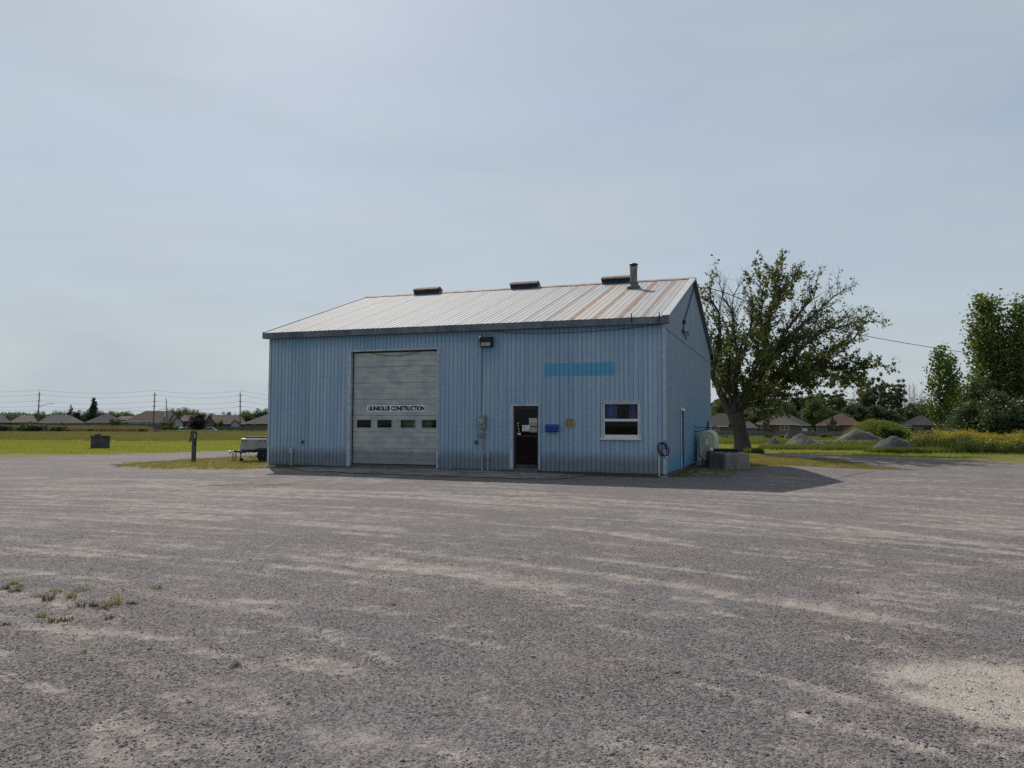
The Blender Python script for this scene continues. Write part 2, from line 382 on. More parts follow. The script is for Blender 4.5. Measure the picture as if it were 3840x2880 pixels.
for _ in range(230):      # short scuffs left by turning wheels
    yy = 3.4 * (17 / 3.4) ** gs.random(); xx_ = (gs.random() * 2 - 1) * (.7 * yy + .5); a0 = math.atan2(yy + 13.3, xx_ + 14.4) - math.pi / 2 + gs.normal() * .12; L = gs.uniform(.25, 1.3) * (.5 + yy / 9); wd_ = gs.uniform(.012, .035) * (.6 + yy / 8)
    m = (np.abs(X - xx_) < L + .3) & (np.abs(Y - yy) < L + .3); dx, dy = X[m] - xx_, Y[m] - yy; u_ = dx * math.cos(a0) + dy * math.sin(a0); v_ = -dx * math.sin(a0) + dy * math.cos(a0) + .05 * u_ * u_
    sc_ = gs.uniform(.25, .75) * np.exp(-(v_ / wd_) ** 2) * sstep(L, L * .4, np.abs(u_)) * sstep(.3, .6, fbm(u_ * 4 + xx_ * 9, v_ * 3, 6, 2)); dust[m] += sc_; track[m] = np.maximum(track[m], .8 * sc_)
c = gp(3790, 2590); e = ((X - c[0]) / 0.56) ** 2 + ((Y - c[1]) / 0.56) ** 2
patch_r = 1.2 * np.exp(-np.maximum(0, e - 0.5 + 2.4 * (fine - 0.5) + 1.6 * (mott2 - 0.5)) * 1.7)
c = gp(3900, 1950); dust = dust + 0.22 * np.exp(-(((X - c[0]) / 5) ** 2 + ((Y - c[1]) / 3.5) ** 2))
dust = np.clip(dust + 0.06 * sstep(12, 22, Y) + 0.06 * sstep(-2, -9, X), 0, 0.95) + patch_r + 0.3 * np.clip(track, 0, 1)
c = gp(940, 1818); damp = sstep(0.9, 0.2, ((X - c[0]) / 1.5) ** 2 + ((Y - c[1]) / 0.55) ** 2 + 1.6 * (fine - 0.5))
cx, cy = X[Q].mean(1), Y[Q].mean(1)
Q = Q[is_gravel(cx, cy)]
used = np.unique(Q); remap = np.full(len(X), -1); remap[used] = np.arange(len(used))
ruts = -0.012 * sstep(0.4, 0.9, dust) + 0.02 * (patch - 0.5) + 0.012 * (fine - 0.5)
GZ = height(X, Y) + ruts * sstep(60, 30, Y)
DUST_X, DUST_Y, DUST = xs, ys, dust.reshape(len(ys), len(xs)); GZ_G = GZ.reshape(len(ys), len(xs))
def sample_grid(G, x, y):
    i = np.clip(np.searchsorted(DUST_X, x), 1, len(DUST_X) - 1); j = np.clip(np.searchsorted(DUST_Y, y), 1, len(DUST_Y) - 1)
    u = np.clip((x - DUST_X[i - 1]) / (DUST_X[i] - DUST_X[i - 1]), 0, 1); v = np.clip((y - DUST_Y[j - 1]) / (DUST_Y[j] - DUST_Y[j - 1]), 0, 1)
    return (G[j - 1, i - 1] * (1 - u) + G[j - 1, i] * u) * (1 - v) + (G[j, i - 1] * (1 - u) + G[j, i] * u) * v
t = NT('gravel'); P = t.pos(); du = t.attr('dust')
v1 = t.n('TexVoronoi', Scale=110.0); t.l(P, v1.inputs['Vector']); v2 = t.n('TexVoronoi', Scale=52.0); t.l(P, v2.inputs['Vector'])
nf = t.noise(P, 34.0, 5.0, 0.7); nm = t.noise(P, 5.0, 5.0, 0.65); nb = t.noise(P, 0.55, 4.0, 0.6)
vc = t.n('RGBToBW'); t.l(v1.outputs['Color'], vc.inputs[0]); vc2 = t.n('RGBToBW'); t.l(v2.outputs['Color'], vc2.inputs[0])
tone = t.math('MULTIPLY_ADD', vc2.outputs[0], 0.45, t.math('MULTIPLY', vc.outputs[0], 0.55))
stone = t.mix(t.rng(tone, 0.25, 0.8), (0.06, 0.058, 0.062), (0.225, 0.21, 0.208))
stone = t.mix(t.math('MULTIPLY', t.rng(nb, 0.4, 0.62), 0.5), stone, t.mix(1.0, stone, (1.12, 0.96, 0.92), 'MULTIPLY'))
dirt = t.mix(t.rng(nm, 0.3, 0.7), (0.2, 0.172, 0.16), (0.335, 0.295, 0.27))
dirt = t.mix(0.8, dirt, t.mix(1.0, dirt, t.mix(t.rng(tone, 0.2, 0.8), (0.62, 0.62, 0.64), (1.3, 1.29, 1.27)), 'MULTIPLY'))
dd = t.math('ADD', du, t.math('MULTIPLY', t.math('SUBTRACT', nf, 0.5), 1.5)); dd = t.math('ADD', dd, t.math('MULTIPLY', t.math('SUBTRACT', nm, 0.5), 0.7))
colr = t.mix(t.rng(dd, 0.05, 0.9), stone, dirt); colr = t.mix(t.math('MULTIPLY', t.rng(du, 0.98, 1.35), t.rng(nf, 0.3, 0.6, 0.35, 1.0)), colr, t.mix(1.0, t.mix(nm, (0.31, 0.275, 0.247), (0.46, 0.41, 0.365)), t.mix(t.rng(tone, 0.2, 0.8), (0.7, 0.7, 0.7), (1.15, 1.15, 1.14)), 'MULTIPLY'))
colr = t.mix(t.math('MULTIPLY', t.attr('damp'), 0.6), colr, (0.075, 0.055, 0.045))
hgt = t.math('ADD', t.math('MULTIPLY', v1.outputs['Distance'], -1.2), t.math('MULTIPLY_ADD', nf, 0.8, t.math('MULTIPLY', v2.outputs['Distance'], -0.8)))
t.bump(hgt, 0.6, 0.012)
M_GRAVEL = t.done(colr, 0.92, 0, 0.2)
lot = link('gravel_lot', np_mesh('gravel_lot', np.stack([X, Y, GZ], 1)[used], remap[Q], {'dust': dust[used], 'damp': damp[used]}, smooth=True), M_GRAVEL)
tag(lot, 'grey gravel lot and lanes marked with pale dusty tyre tracks', kind='structure')

# loose stones lying on the near lot
def stones(name, n, y0, y1, rmin, rmax, mat_, label, seed):
    g = np.random.default_rng(seed)
    y = y0 * (y1 / y0) ** g.random(n); x = (g.random(n) * 2 - 1) * (0.72 * y + 0.9)
    d = sample_grid(DUST, x, y); keep = (g.random(n) > sstep(0.3, 0.95, d) * 0.7) & (fbm(x * 1.3, y * 1.3, 61, 3) + 0.35 * g.random(n) > 0.52)
    x, y, d = x[keep], y[keep], d[keep]; n = len(x)
    s = rmin + (rmax - rmin) * g.random(n) ** 2.6
    octa = np.array([(1, 0, 0), (0.2, 0.95, 0.1), (-0.9, 0.3, 0), (-0.3, -0.95, -0.1), (0.15, 0.1, 0.75), (0, 0, -0.6)])
    fo = np.array([(0, 1, 4), (1, 2, 4), (2, 3, 4), (3, 0, 4), (1, 0, 5), (2, 1, 5), (3, 2, 5), (0, 3, 5)])
    v = octa[None] * (0.75 + 0.5 * g.random((n, 6, 1))) + 0.22 * (g.random((n, 6, 3)) - 0.5)
    v = v * s[:, None, None] * np.stack([np.ones(n), 0.6 + 0.4 * g.random(n), 0.5 + 0.4 * g.random(n)], 1)[:, None, :]
    a = g.random(n) * 6.283; ca, sa = np.cos(a)[:, None], np.sin(a)[:, None]
    vx = v[..., 0] * ca - v[..., 1] * sa; vy = v[..., 0] * sa + v[..., 1] * ca
    tz = sample_grid(GZ_G, x, y) + 0.12 * s
    V = np.stack([vx + x[:, None], vy + y[:, None], v[..., 2] + tz[:, None]], 2).reshape(-1, 3)
    Fc = (fo[None] + (np.arange(n) * 6)[:, None, None]).reshape(-1, 3)
    tone = np.repeat(np.clip(g.random(n) ** 1.15 + 0.25 * (d - 0.3), 0, 1), 6)
    return tag(link(name, np_mesh(name, V, Fc, {'tone': tone}), mat_), label, 'gravel', kind='stuff')
t = NT('stone'); tn = t.attr('tone'); cs = t.mix(tn, (0.07, 0.068, 0.073), (0.27, 0.252, 0.243)); cs = t.mix(t.rng(tn, 0.95, 1.0), cs, (0.5, 0.47, 0.43))
cs = t.mix(0.35, cs, t.mix(1.0, cs, t.mix(t.noise(t.pos(), 70, 3, 0.7), (0.5, 0.5, 0.5), (1.5, 1.45, 1.4)), 'MULTIPLY'))
M_STONE = t.done(cs, 0.85, 0, 0.3)
stones('gravel_stones', 150000, 3.0, 11.0, 0.003, 0.0105, M_STONE, 'loose grey crushed stones scattered over the near gravel', 5)

stones('gravel_stones', 900, 3.0, 9.0, 0.009, 0.02, M_STONE, 'larger stray stones lying among the near gravel', 6)

# concrete apron before the big door
def sheet(name, poly, mat_, label, dz, step=0.5):
    pts = np.array([p[:2] for p in poly]); bx = (pts[:, 0].min(), pts[:, 0].max(), pts[:, 1].min(), pts[:, 1].max())
    gx = np.arange(bx[0] - step, bx[1] + step, step); gy = np.arange(bx[2] - step, bx[3] + step, step)
    X, Y, Q = grid(gx, gy); wx, wy = warp(X[Q].mean(1), Y[Q].mean(1), 0.25, 0.9)
    Q = Q[in_poly(wx, wy, pts)]; used = np.unique(Q); rm = np.full(len(X), -1); rm[used] = np.arange(len(used))
    return tag(link(name, np_mesh(name, np.stack([X, Y, height(X, Y) + dz], 1)[used], rm[Q], smooth=True), mat_), label, kind='structure')

# ------------------------------------------------------------------ grass as blades
def blades(name, pts, h, mat_, label, seed, nb=5, w=0.012, spread=0.06, cat='grass', lean=0.5, parent=None, loc=(0, 0, 0), two=False, tonef=None, kind='stuff', hvar=0.5):
    g = np.random.default_rng(seed); pts = np.asarray(pts, float); n = len(pts)
    P = np.repeat(pts, nb, 0); N = len(P); a = g.random(N) * 6.283; r = spread * np.sqrt(g.random(N))
    hh = (np.repeat(h, nb) if hasattr(h, '__len__') else np.full(N, h)) * (1 - hvar * g.random(N))
    base = P + np.stack([r * np.cos(a), r * np.sin(a), np.zeros(N)], 1)
    b = g.random(N) * 6.283; ln = lean * hh * g.random(N); tip = base + np.stack([ln * np.cos(b), ln * np.sin(b), hh * (1 - 0.15 * g.random(N))], 1)
    c = g.random(N) * 6.283; wv = np.stack([np.cos(c), np.sin(c), np.zeros(N)], 1) * (w * (0.6 + 0.8 * g.random(N)))[:, None]
    tone = g.random(N) if tonef is None else np.clip(tonef(P[:, 0], P[:, 1]) + 0.5 * (g.random(N) - 0.5), 0, 1)
    mid = base * 0.5 + tip * 0.5 + np.array([0, 0, 1]) * (0.13 * ln)[:, None]
    if two:
        V = np.stack([base - wv, base + wv, mid + wv * 0.8, mid - wv * 0.8, tip], 1).reshape(-1, 3); k = 5
        fo = np.array([(0, 1, 2), (0, 2, 3), (3, 2, 4)])
    else:
        V = np.stack([base - wv, base + wv, tip], 1).reshape(-1, 3); k = 3; fo = np.array([(0, 1, 2)])
    Fc = (fo[None] + (np.arange(N) * k)[:, None, None]).reshape(-1, 3)
    me = np_mesh(name, V, Fc, {'tone': np.repeat(tone, k)})
    o = link(name, me, mat_, parent, loc)
    return tag(o, label, cat if label else None, kind=kind)
def scatter(n, x0, x1, y0, y1, seed, test=None):
    g = np.random.default_rng(seed); x = x0 + (x1 - x0) * g.random(n); y = y0 + (y1 - y0) * g.random(n)
    if test is not None: k = test(x, y, g); x, y = x[k], y[k]
    return np.stack([x, y, height(x, y) - 0.02], 1)
M_GRASS = leaf_mat('grass_blades', (0.105, 0.155, 0.02), (0.225, 0.245, 0.042), 0.42, (0.3, 0.26, 0.12))
M_ISLAND = leaf_mat('patch_grass_blades', (0.1, 0.115, 0.028), (0.205, 0.19, 0.07), 0.35, (0.27, 0.23, 0.12))
M_DRYGRASS = leaf_mat('dry_grass_blades', (0.1, 0.11, 0.036), (0.185, 0.175, 0.075), 0.3, (0.28, 0.23, 0.13))
M_WEED = leaf_mat('weed_leaves', (0.045, 0.085, 0.016), (0.11, 0.15, 0.03), 0.35)
notg = lambda x, y, g: ~is_gravel(x, y)
# ------------------------------------------------------------------ the shed
TH, BX, BY, BW, BD = 0.3419, 4.5809, 23.4304, 14.1302, 13.9874
shed = thing('metal_shed', 'long blue corrugated metal workshop with rusty white roof standing on the gravel', 'building', (BX, BY, 0), -TH)
def bp(x, y, z=0.0):
    c, s = math.cos(TH), math.sin(TH); return np.array([BX + c * x + s * y, BY - s * x + c * y, z])
Z0, ZS, ZF0, ZF1, ZR, OV, EV = 0.09, 4.60, 4.5785, 4.781, 7.1875, 0.16, 0.2257
SL = (ZR - ZF1) / (BD / 2 + EV)
# front siding paint: chalked blue, less faded under the eave and where signs hung, splash stains along the bottom
def siding(name, front):
    t = NT(name); v = t.coord(shed); q = t.xyz(v)
    along = q[0] if front else q[1]; z = q[2]
    st = t.map(v, (6.5, 6.5, 0.25)); n_st = t.noise(st, 1.0, 4.0, 0.6); n_big = t.noise(v, 0.55, 4.0, 0.6); n_fine = t.noise(v, 9.0, 4.0, 0.65)
    faded = t.mix(t.rng(n_st, 0.3, 0.7), (0.24, 0.35, 0.47), (0.33, 0.44, 0.556))
    sheet_n = t.n('TexWhiteNoise', noise_dimensions='1D'); t.l(t.math('FLOOR', t.math('DIVIDE', t.math('ADD', along, BW if front else 0.0), 0.874)), sheet_n.inputs['W'])
    faded = t.mix(1.0, faded, t.mix(sheet_n.outputs['Value'], (0.9, 0.91, 0.93), (1.08, 1.07, 1.05)), 'MULTIPLY')
    fresh = (0.14, 0.32, 0.47)
    if front:
        k = t.rng(t.math('MULTIPLY_ADD', n_big, 0.9, z), 4.45, 5.0)
        lampx = t.math('ABSOLUTE', t.math('ADD', q[0], 5.62)); lamp = t.math('MULTIPLY', t.rng(t.math('MULTIPLY_ADD', n_fine, 0.4, lampx), 0.75, 0.35), t.rng(t.math('MULTIPLY_ADD', n_st, 0.9, z), 3.6, 4.4))
        k = t.math('MAXIMUM', t.math('MULTIPLY', k, 0.6), t.math('MULTIPLY', lamp, 0.6))
        k = t.math('MAXIMUM', k, t.math('MULTIPLY', t.rng(n_big, 0.5, 0.72), 0.3))
        colr = t.mix(k, faded, fresh)
        inx = t.math('MULTIPLY', t.math('GREATER_THAN', q[0], -3.771), t.math('LESS_THAN', q[0], -1.537))
        inz = t.math('MULTIPLY', t.math('GREATER_THAN', z, 3.055), t.math('LESS_THAN', z, 3.472))
        colr = t.mix(t.math('MULTIPLY', inx, inz), colr, (0.09, 0.33, 0.51))
        lim = t.math('MULTIPLY_ADD', n_big, 0.5, t.math('MULTIPLY', n_st, 0.45))
        dirt = t.rng(t.math('SUBTRACT', z, lim), 0.35, -0.1)
        colr = t.mix(t.math('MULTIPLY', dirt, 0.72), colr, t.mix(n_fine, (0.07, 0.085, 0.095), (0.15, 0.165, 0.17)))
        moss = t.math('MULTIPLY', t.rng(t.math('MULTIPLY_ADD', n_st, 0.35, z), 0.42, 0.2), t.rng(n_big, 0.42, 0.6))
        colr = t.mix(t.math('MULTIPLY', moss, 0.6), colr, (0.04, 0.06, 0.035))
    else:
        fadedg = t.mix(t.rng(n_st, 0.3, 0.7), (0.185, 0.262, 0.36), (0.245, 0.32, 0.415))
        k = t.rng(t.math('MULTIPLY_ADD', n_big, 0.9, z), 1.5, 0.7)
        k2 = t.math('MULTIPLY', t.rng(t.math('MULTIPLY_ADD', z, -0.12, along), 4.1, 4.6), t.rng(z, 3.4, 1.2))
        k = t.math('MULTIPLY', t.math('MAXIMUM', k, t.math('MULTIPLY', k2, 0.7)), t.rng(along, 0.1, 0.9))
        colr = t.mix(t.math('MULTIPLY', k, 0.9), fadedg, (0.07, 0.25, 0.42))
        run = t.math('MULTIPLY', t.rng(n_st, 0.6, 0.72), t.rng(z, 4.5, 4.9)); colr = t.mix(t.math('MULTIPLY', run, 0.5), colr, (0.36, 0.44, 0.52))
        row = t.math('FRACT', t.math('DIVIDE', t.math('SUBTRACT', z, 0.72), 0.5717))
        line = t.rng(t.math('ABSOLUTE', t.math('SUBTRACT', row, 0.5)), 0.488, 0.497); colr = t.mix(t.math('MULTIPLY', line, 0.45), colr, (0.1, 0.13, 0.18))
    colr = t.mix(t.math('MULTIPLY', t.rng(n_fine, 0.35, 0.75), 0.16), colr, (0.16, 0.2, 0.25))
    t.bump(t.noise(t.map(v, (1, 1, 0.6)), 3.0, 3.0, 0.5), 0.25, 0.02)
    return t.done(colr, t.rng(n_fine, 0.3, 0.7, 0.48, 0.66), 0.0, 0.35)
M_SIDF, M_SIDG = siding('siding_paint_front', True), siding('siding_paint_gable', False)
M_TRIMB = mat('trim_blue', (0.33, 0.4, 0.47), 0.6, var=0.2, scale=5, c2=(0.38, 0.44, 0.5))
M_FASCIA = mat('fascia_dark_blue', (0.075, 0.095, 0.125), 0.55, var=0.25, scale=2.2, c2=(0.12, 0.14, 0.17), streak=(1, 1, 0.3))
M_DARKMETAL = mat('dark_metal', (0.03, 0.033, 0.04), 0.5, 0.3, var=0.3)
M_CONC = mat('concrete', (0.2, 0.195, 0.19), 0.9, var=0.25, scale=2.5, bump=0.5, bscale=40, c2=(0.25, 0.24, 0.225))
M_CONCDARK = mat('dark_concrete', (0.1, 0.1, 0.1), 0.92, var=0.3, scale=3, bump=0.5, bscale=40)
M_GALV = mat('galvanised', (0.3, 0.31, 0.31), 0.5, 0.5, var=0.25, scale=9)
M_BLACK = mat('black_rubber', (0.014, 0.014, 0.016), 0.7, var=0.3)
M_WHITE = mat('white_paint', (0.62, 0.62, 0.6), 0.5, var=0.12, scale=12, c2=(0.66, 0.66, 0.64))
M_GREYPLASTIC = mat('grey_plastic', (0.28, 0.31, 0.33), 0.5, var=0.15)
M_GLASS = glass_mat('window_glass', (.93, .95, .97), .25)
M_DARKGLASS = glass_mat('dark_glass', (0.35, 0.38, 0.42), 0.4)

# roof sheet paint: white galvanised with rust running from the seams
t = NT('roof_metal'); v = t.coord(shed); q = t.xyz(v)
un = t.math('DIVIDE', t.math('ADD', q[0], BW + OV), 0.7605); fr = t.math('FRACT', t.math('ADD', un, 0.07))
cell = t.math('FLOOR', t.math('ADD', un, 0.07)); wn_ = t.n('TexWhiteNoise', noise_dimensions='1D'); t.l(cell, wn_.inputs['W'])
n_st = t.noise(t.map(v, (7.0, 0.7, 0.7)), 1.0, 5.0, 0.65); n_pt = t.noise(t.map(v, (5.0, 1.6, 1.6)), 1.3, 5.0, 0.7); n_big = t.noise(v, 0.4, 3.0, 0.5)
amount = t.math('MULTIPLY', t.rng(q[0], -7.6, 0.3, 0.0, 1.0), t.math('ADD', t.math('MULTIPLY', wn_.outputs['Value'], 0.55), 0.45))
width = t.math('MULTIPLY', amount, t.math('MULTIPLY_ADD', n_pt, 1.0, -0.12))
seam = t.rng(t.math('SUBTRACT', fr, t.math('MULTIPLY', width, 0.75)), 0.05, -0.05)
nearridge = t.math('MULTIPLY', t.rng(q[1], 4.4, 6.9), t.math('MULTIPLY', t.rng(n_pt, 0.5, 0.62), t.rng(q[0], -7.0, -3.0)))
stain = t.math('MULTIPLY', t.rng(t.math('ABSOLUTE', t.math('ADD', q[0], 2.35)), 0.95, 0.6), t.rng(q[1], 5.0, 4.0))
rust = t.math('MAXIMUM', seam, t.math('MULTIPLY', nearridge, 0.85))
clean = t.mix(t.rng(n_st, 0.3, 0.7), (0.305, 0.315, 0.325), (0.37, 0.38, 0.39))
clean = t.mix(t.math('MULTIPLY', stain, 0.3), clean, (0.55, 0.45, 0.34))
rustc = t.mix(n_pt, (0.2, 0.115, 0.088), (0.34, 0.25, 0.2))
halo = t.rng(t.math('SUBTRACT', fr, t.math('MULTIPLY', width, 1.5)), 0.2, -0.1)
clean = t.mix(t.math('MULTIPLY', halo, 0.3), clean, (0.36, 0.3, 0.26))
ribf = t.math('FRACT', t.math('MULTIPLY', un, 4.0)); ribd = t.rng(t.math('ABSOLUTE', t.math('SUBTRACT', ribf, 0.5)), 0.4, 0.48)
clean = t.mix(t.math('MULTIPLY', ribd, 0.32), clean, (0.25, 0.22, 0.22))
colr = t.mix(t.math('MULTIPLY', rust, t.rng(n_st, 0.2, 0.5, 0.6, 1.0)), clean, rustc)
t.bump(t.noise(v, 5.0, 3.0, 0.6), 0.15, 0.01)
M_ROOF = t.done(colr, t.math("MULTIPLY_ADD", rust, 0.2, 0.72), 0.0, 0.2)
M_RIDGE = mat('ridge_rust', (0.2, 0.09, 0.075), 0.8, 0.1, var=0.35, scale=3, c2=(0.3, 0.2, 0.18))

# corrugated sheets
PITCH_RIB = BW / 97
def profile(a, b, pitch, h, wb=0.032, wt=0.02, phase=0.0):
    pts = [(a, 0.0)]; k = math.floor((a - phase) / pitch)
    while True:
        c = phase + k * pitch + pitch / 2
        for dx, hh in ((-wb / 2, 0), (-wt / 2, h), (wt / 2, h), (wb / 2, 0)):
            if a < c + dx < b: pts.append((c + dx, hh))
        k += 1
        if c > b: break
    pts.append((b, 0.0)); return pts
def siding_mesh(name, a, b, ztop, zbot, holes, axis, sign, pitch=PITCH_RIB, off=0.0, h=-0.021):
    pr = profile(a, b, pitch, h); cuts = sorted({x for ho in holes for x in ho[:2] if a < x < b})
    out = []
    for (x0, h0), (x1, h1) in zip(pr[:-1], pr[1:]):
        cs = [x0] + [c for c in cuts if x0 < c < x1] + [x1]
        for u0, u1 in zip(cs[:-1], cs[1:]):
            f = lambda u: h0 + (h1 - h0) * (u - x0) / (x1 - x0 + 1e-9)
            out.append((u0, f(u0), u1, f(u1)))
    mb = MB()
    P = (lambda u, d, z: (u, -d - off, z)) if axis == 'x' else (lambda u, d, z: (d + off, u, z))
    if sign < 0: P = (lambda u, d, z: (u, BD + d + off, z)) if axis == 'x' else (lambda u, d, z: (-BW - d - off, u, z))
    for u0, d0, u1, d1 in out:
        m = (u0 + u1) / 2; iv = [(zbot(m) if callable(zbot) else zbot, None)]
        segs = []; zc = iv[0][0]
        for ho in sorted([ho for ho in holes if ho[0] < m < ho[1]], key=lambda q_: q_[2]):
            if ho[2] > zc: segs.append((zc, ho[2], False))
            zc = max(zc, ho[3])
        segs.append((zc, None, True))
        for s0, s1, top in segs:
            z1a = ztop(u0) if top else s1; z1b = ztop(u1) if top else s1
            mb.quad(P(u0, d0, s0), P(u1, d1, s0), P(u1, d1, z1b), P(u0, d0, z1a))
    return mb.mesh(name)
HOLES = [(-10.77, -7.48, -1, 4.04), (-4.83, -3.96, -1, 2.14), (-1.90, -0.77, 1.13, 2.23)]
wall_f = empty('front_wall', parent=shed); a = -BW; k = 0
while a < -1e-6:
    b = min(a + 6 * PITCH_RIB, 0); link('siding_sheet', siding_mesh('siding_sheet', a, b, lambda u: ZS, Z0 + rnd.uniform(-.006, .006), HOLES, 'x', 1, off=0.002 * (k % 2)), M_SIDF, wall_f); a = b; k += 1
wall_g = empty('gable_wall', parent=shed); a = 0.0; k = 0
gtop = lambda y: ZF1 + SL * (min(y, BD - y) + EV) - 0.07
while a < BD - 1e-6:
    b = min(a + 0.874, BD)
    link('siding_sheet', siding_mesh('siding_sheet', a, b, lambda u: 4.5, Z0 + rnd.uniform(-.006, .006), [(3.36, 4.22, -1, 2.04)], 'y', 1, off=0.002 * (k % 2), h=-0.024), M_SIDG, wall_g)
    link('siding_sheet', siding_mesh('siding_sheet', a, b, gtop, 4.48, [], 'y', 1, off=0.016 + 0.002 * (k % 2), h=-0.024), M_SIDG, wall_g); a = b; k += 1
MB().box(0.002, 0.03, 0.02, BD, 4.47, 4.482).build('drip_flashing', M_TRIMB, wall_g)
link('rear_wall', siding_mesh('rear_wall', -BW, 0, lambda u: ZS, Z0, [], 'x', -1), M_SIDF, shed)
link('far_gable_wall', siding_mesh('far_gable_wall', 0, BD, gtop, Z0, [], 'y', -1), M_SIDG, shed)
MB().box(-BW + .05, -.05, .05, BD - .05, -0.3, 0.16).build('foundation', M_CONCDARK, shed)
# corner trims
for nm, x0, x1, y0, y1 in (('corner_trim', -0.07, 0.024, -0.024, 0.0), ('corner_trim', 0.0, 0.024, 0.0, 0.075), ('corner_trim', -BW - 0.024, -BW + 0.06, -0.024, 0.0), ('corner_trim', -0.0, 0.022, BD - .06, BD + .02)):
    MB().box(x0, x1, y0, y1, Z0 - 0.01, ZS - 0.005).build(nm, M_TRIMB, shed)
# screw rows, too small to pick apart
mb = MB()
for zz in (0.35, 0.92, 1.49, 2.06, 2.63, 3.2, 3.77, 4.3):
    for k in range(97):
        x = -BW + (k + 0.5) * PITCH_RIB - 0.035
        if any(h[0] - .1 < x < h[1] + .1 and h[2] - .1 < zz < h[3] + .1 for h in HOLES): continue
        dz_ = rnd.uniform(-.01, .01); mb.box(x - .006, x + .006, -.008, 0.003, zz - .006 + dz_, zz + .006 + dz_)
tag(mb.build('screws', mat('screw_heads', (.12, .15, .19), .6), wall_f), kind='stuff')

# roof
roof = empty('roof', parent=shed)
def roof_sheet_mesh(w):
    pr = profile(0, w, 0.7605 / 4, 0.01, 0.04, 0.02, phase=0.0); L = BD / 2 + EV; mb = MB()
    nrm = np.array([0, -SL, 1]) / math.hypot(SL, 1)
    for (x0, h0), (x1, h1) in zip(pr[:-1], pr[1:]):
        P = lambda x, s, h: (x, s * L + nrm[1] * h, s * L * SL + nrm[2] * h)
        mb.quad(P(x0, -0.004, h0), P(x1, -0.004, h1), P(x1, 1, h1), P(x0, 1, h0))
    return mb.mesh('roof_sheet')
rs = roof_sheet_mesh(0.7605); rs.materials.append(M_ROOF)
for k in range(19):
    x = -BW - OV + k * 0.7605
    link('roof_sheet', rs, None, roof, (x, -EV, ZF1 + 0.012 + 0.003 * (k % 2)))
    o = link('roof_sheet', rs, None, roof, (x + 0.7605, BD + EV, ZF1 + 0.012 + 0.003 * (k % 2))); o.rotation_euler = (0, 0, math.pi)
for side, nm in ((0, 'roof_deck'), (1, 'roof_deck')):      # boarded overhang under the sheets
    y0, ym = (-EV + .005, BD / 2) if side == 0 else (BD + EV - .005, BD / 2)
    zt0 = ZF1; poly = [(y0, zt0 + .005), (ym, ZR + .005), (ym, ZR - .06), (y0, zt0 - .055)]
    MB().prism(poly, -BW - OV + .004, OV - .004, 'x').build(nm, M_FASCIA, roof)
MB().box(-BW - OV, OV, -EV - .02, -EV + .005, ZF0, ZF1 + .004).build('fascia', M_FASCIA, roof)
MB().box(-BW - OV, OV, BD + EV - .005, BD + EV + .02, ZF0, ZF1 + .004).build('fascia', M_FASCIA, roof)
MB().box(-BW - OV + .01, OV - .01, -EV + .005, -.003, ZF0 + .006, ZF0 + .02).build('soffit', M_FASCIA, roof)
MB().box(-BW - OV + .01, OV - .01, BD + .003, BD + EV - .005, ZF0 + .006, ZF0 + .02).build('soffit', M_FASCIA, roof)
M_RAKE = mat('rake_flashing', (0.42, 0.44, 0.45), 0.8, 0.0, var=0.12, scale=6, c2=(0.47, 0.49, 0.5), spec=.1)
for sx in (0, 1):
    x0, x1 = (-0.07, OV + .006) if sx == 0 else (-BW - OV - .006, -BW - OV + .06)
    for side in (0, 1):
        y0, ym = (-EV - .006, BD / 2) if side == 0 else (BD + EV + .006, BD / 2)
        zb = ZF1 + .034; rise = SL * abs(ym - y0)
        MB().prism([(y0, zb), (ym, zb + rise), (ym, zb + rise + .006), (y0, zb + .006)], x0, x1, 'x').build('rake_flashing', M_RAKE, roof)
        xe = OV + .002 if sx == 0 else -BW - OV - .006
        MB().prism([(y0, zb), (ym, zb + rise), (ym, zb + rise - .05), (y0, zb - .05)], xe, xe + .004, 'x').build('rake_edge', M_TRIMB, roof)
        if side == 1: MB().prism([(y0, ZF0), (y0, ZF1 - .02), (y0 - .3, ZF1 + SL * .3 - .03), (y0 - .26, ZF0)], xe - .006, xe - .002, 'x').build('rake_return', M_FASCIA, roof)
MB().prism([(BD / 2 - .2, ZR + .04 - .2 * SL), (BD / 2, ZR + .062), (BD / 2 + .2, ZR + .04 - .2 * SL), (BD / 2 + .2, ZR + .03 - .2 * SL), (BD / 2, ZR + .05), (BD / 2 - .2, ZR + .03 - .2 * SL)], -BW - OV - .004, OV + .008, 'x').build('ridge_cap', M_RIDGE, roof)
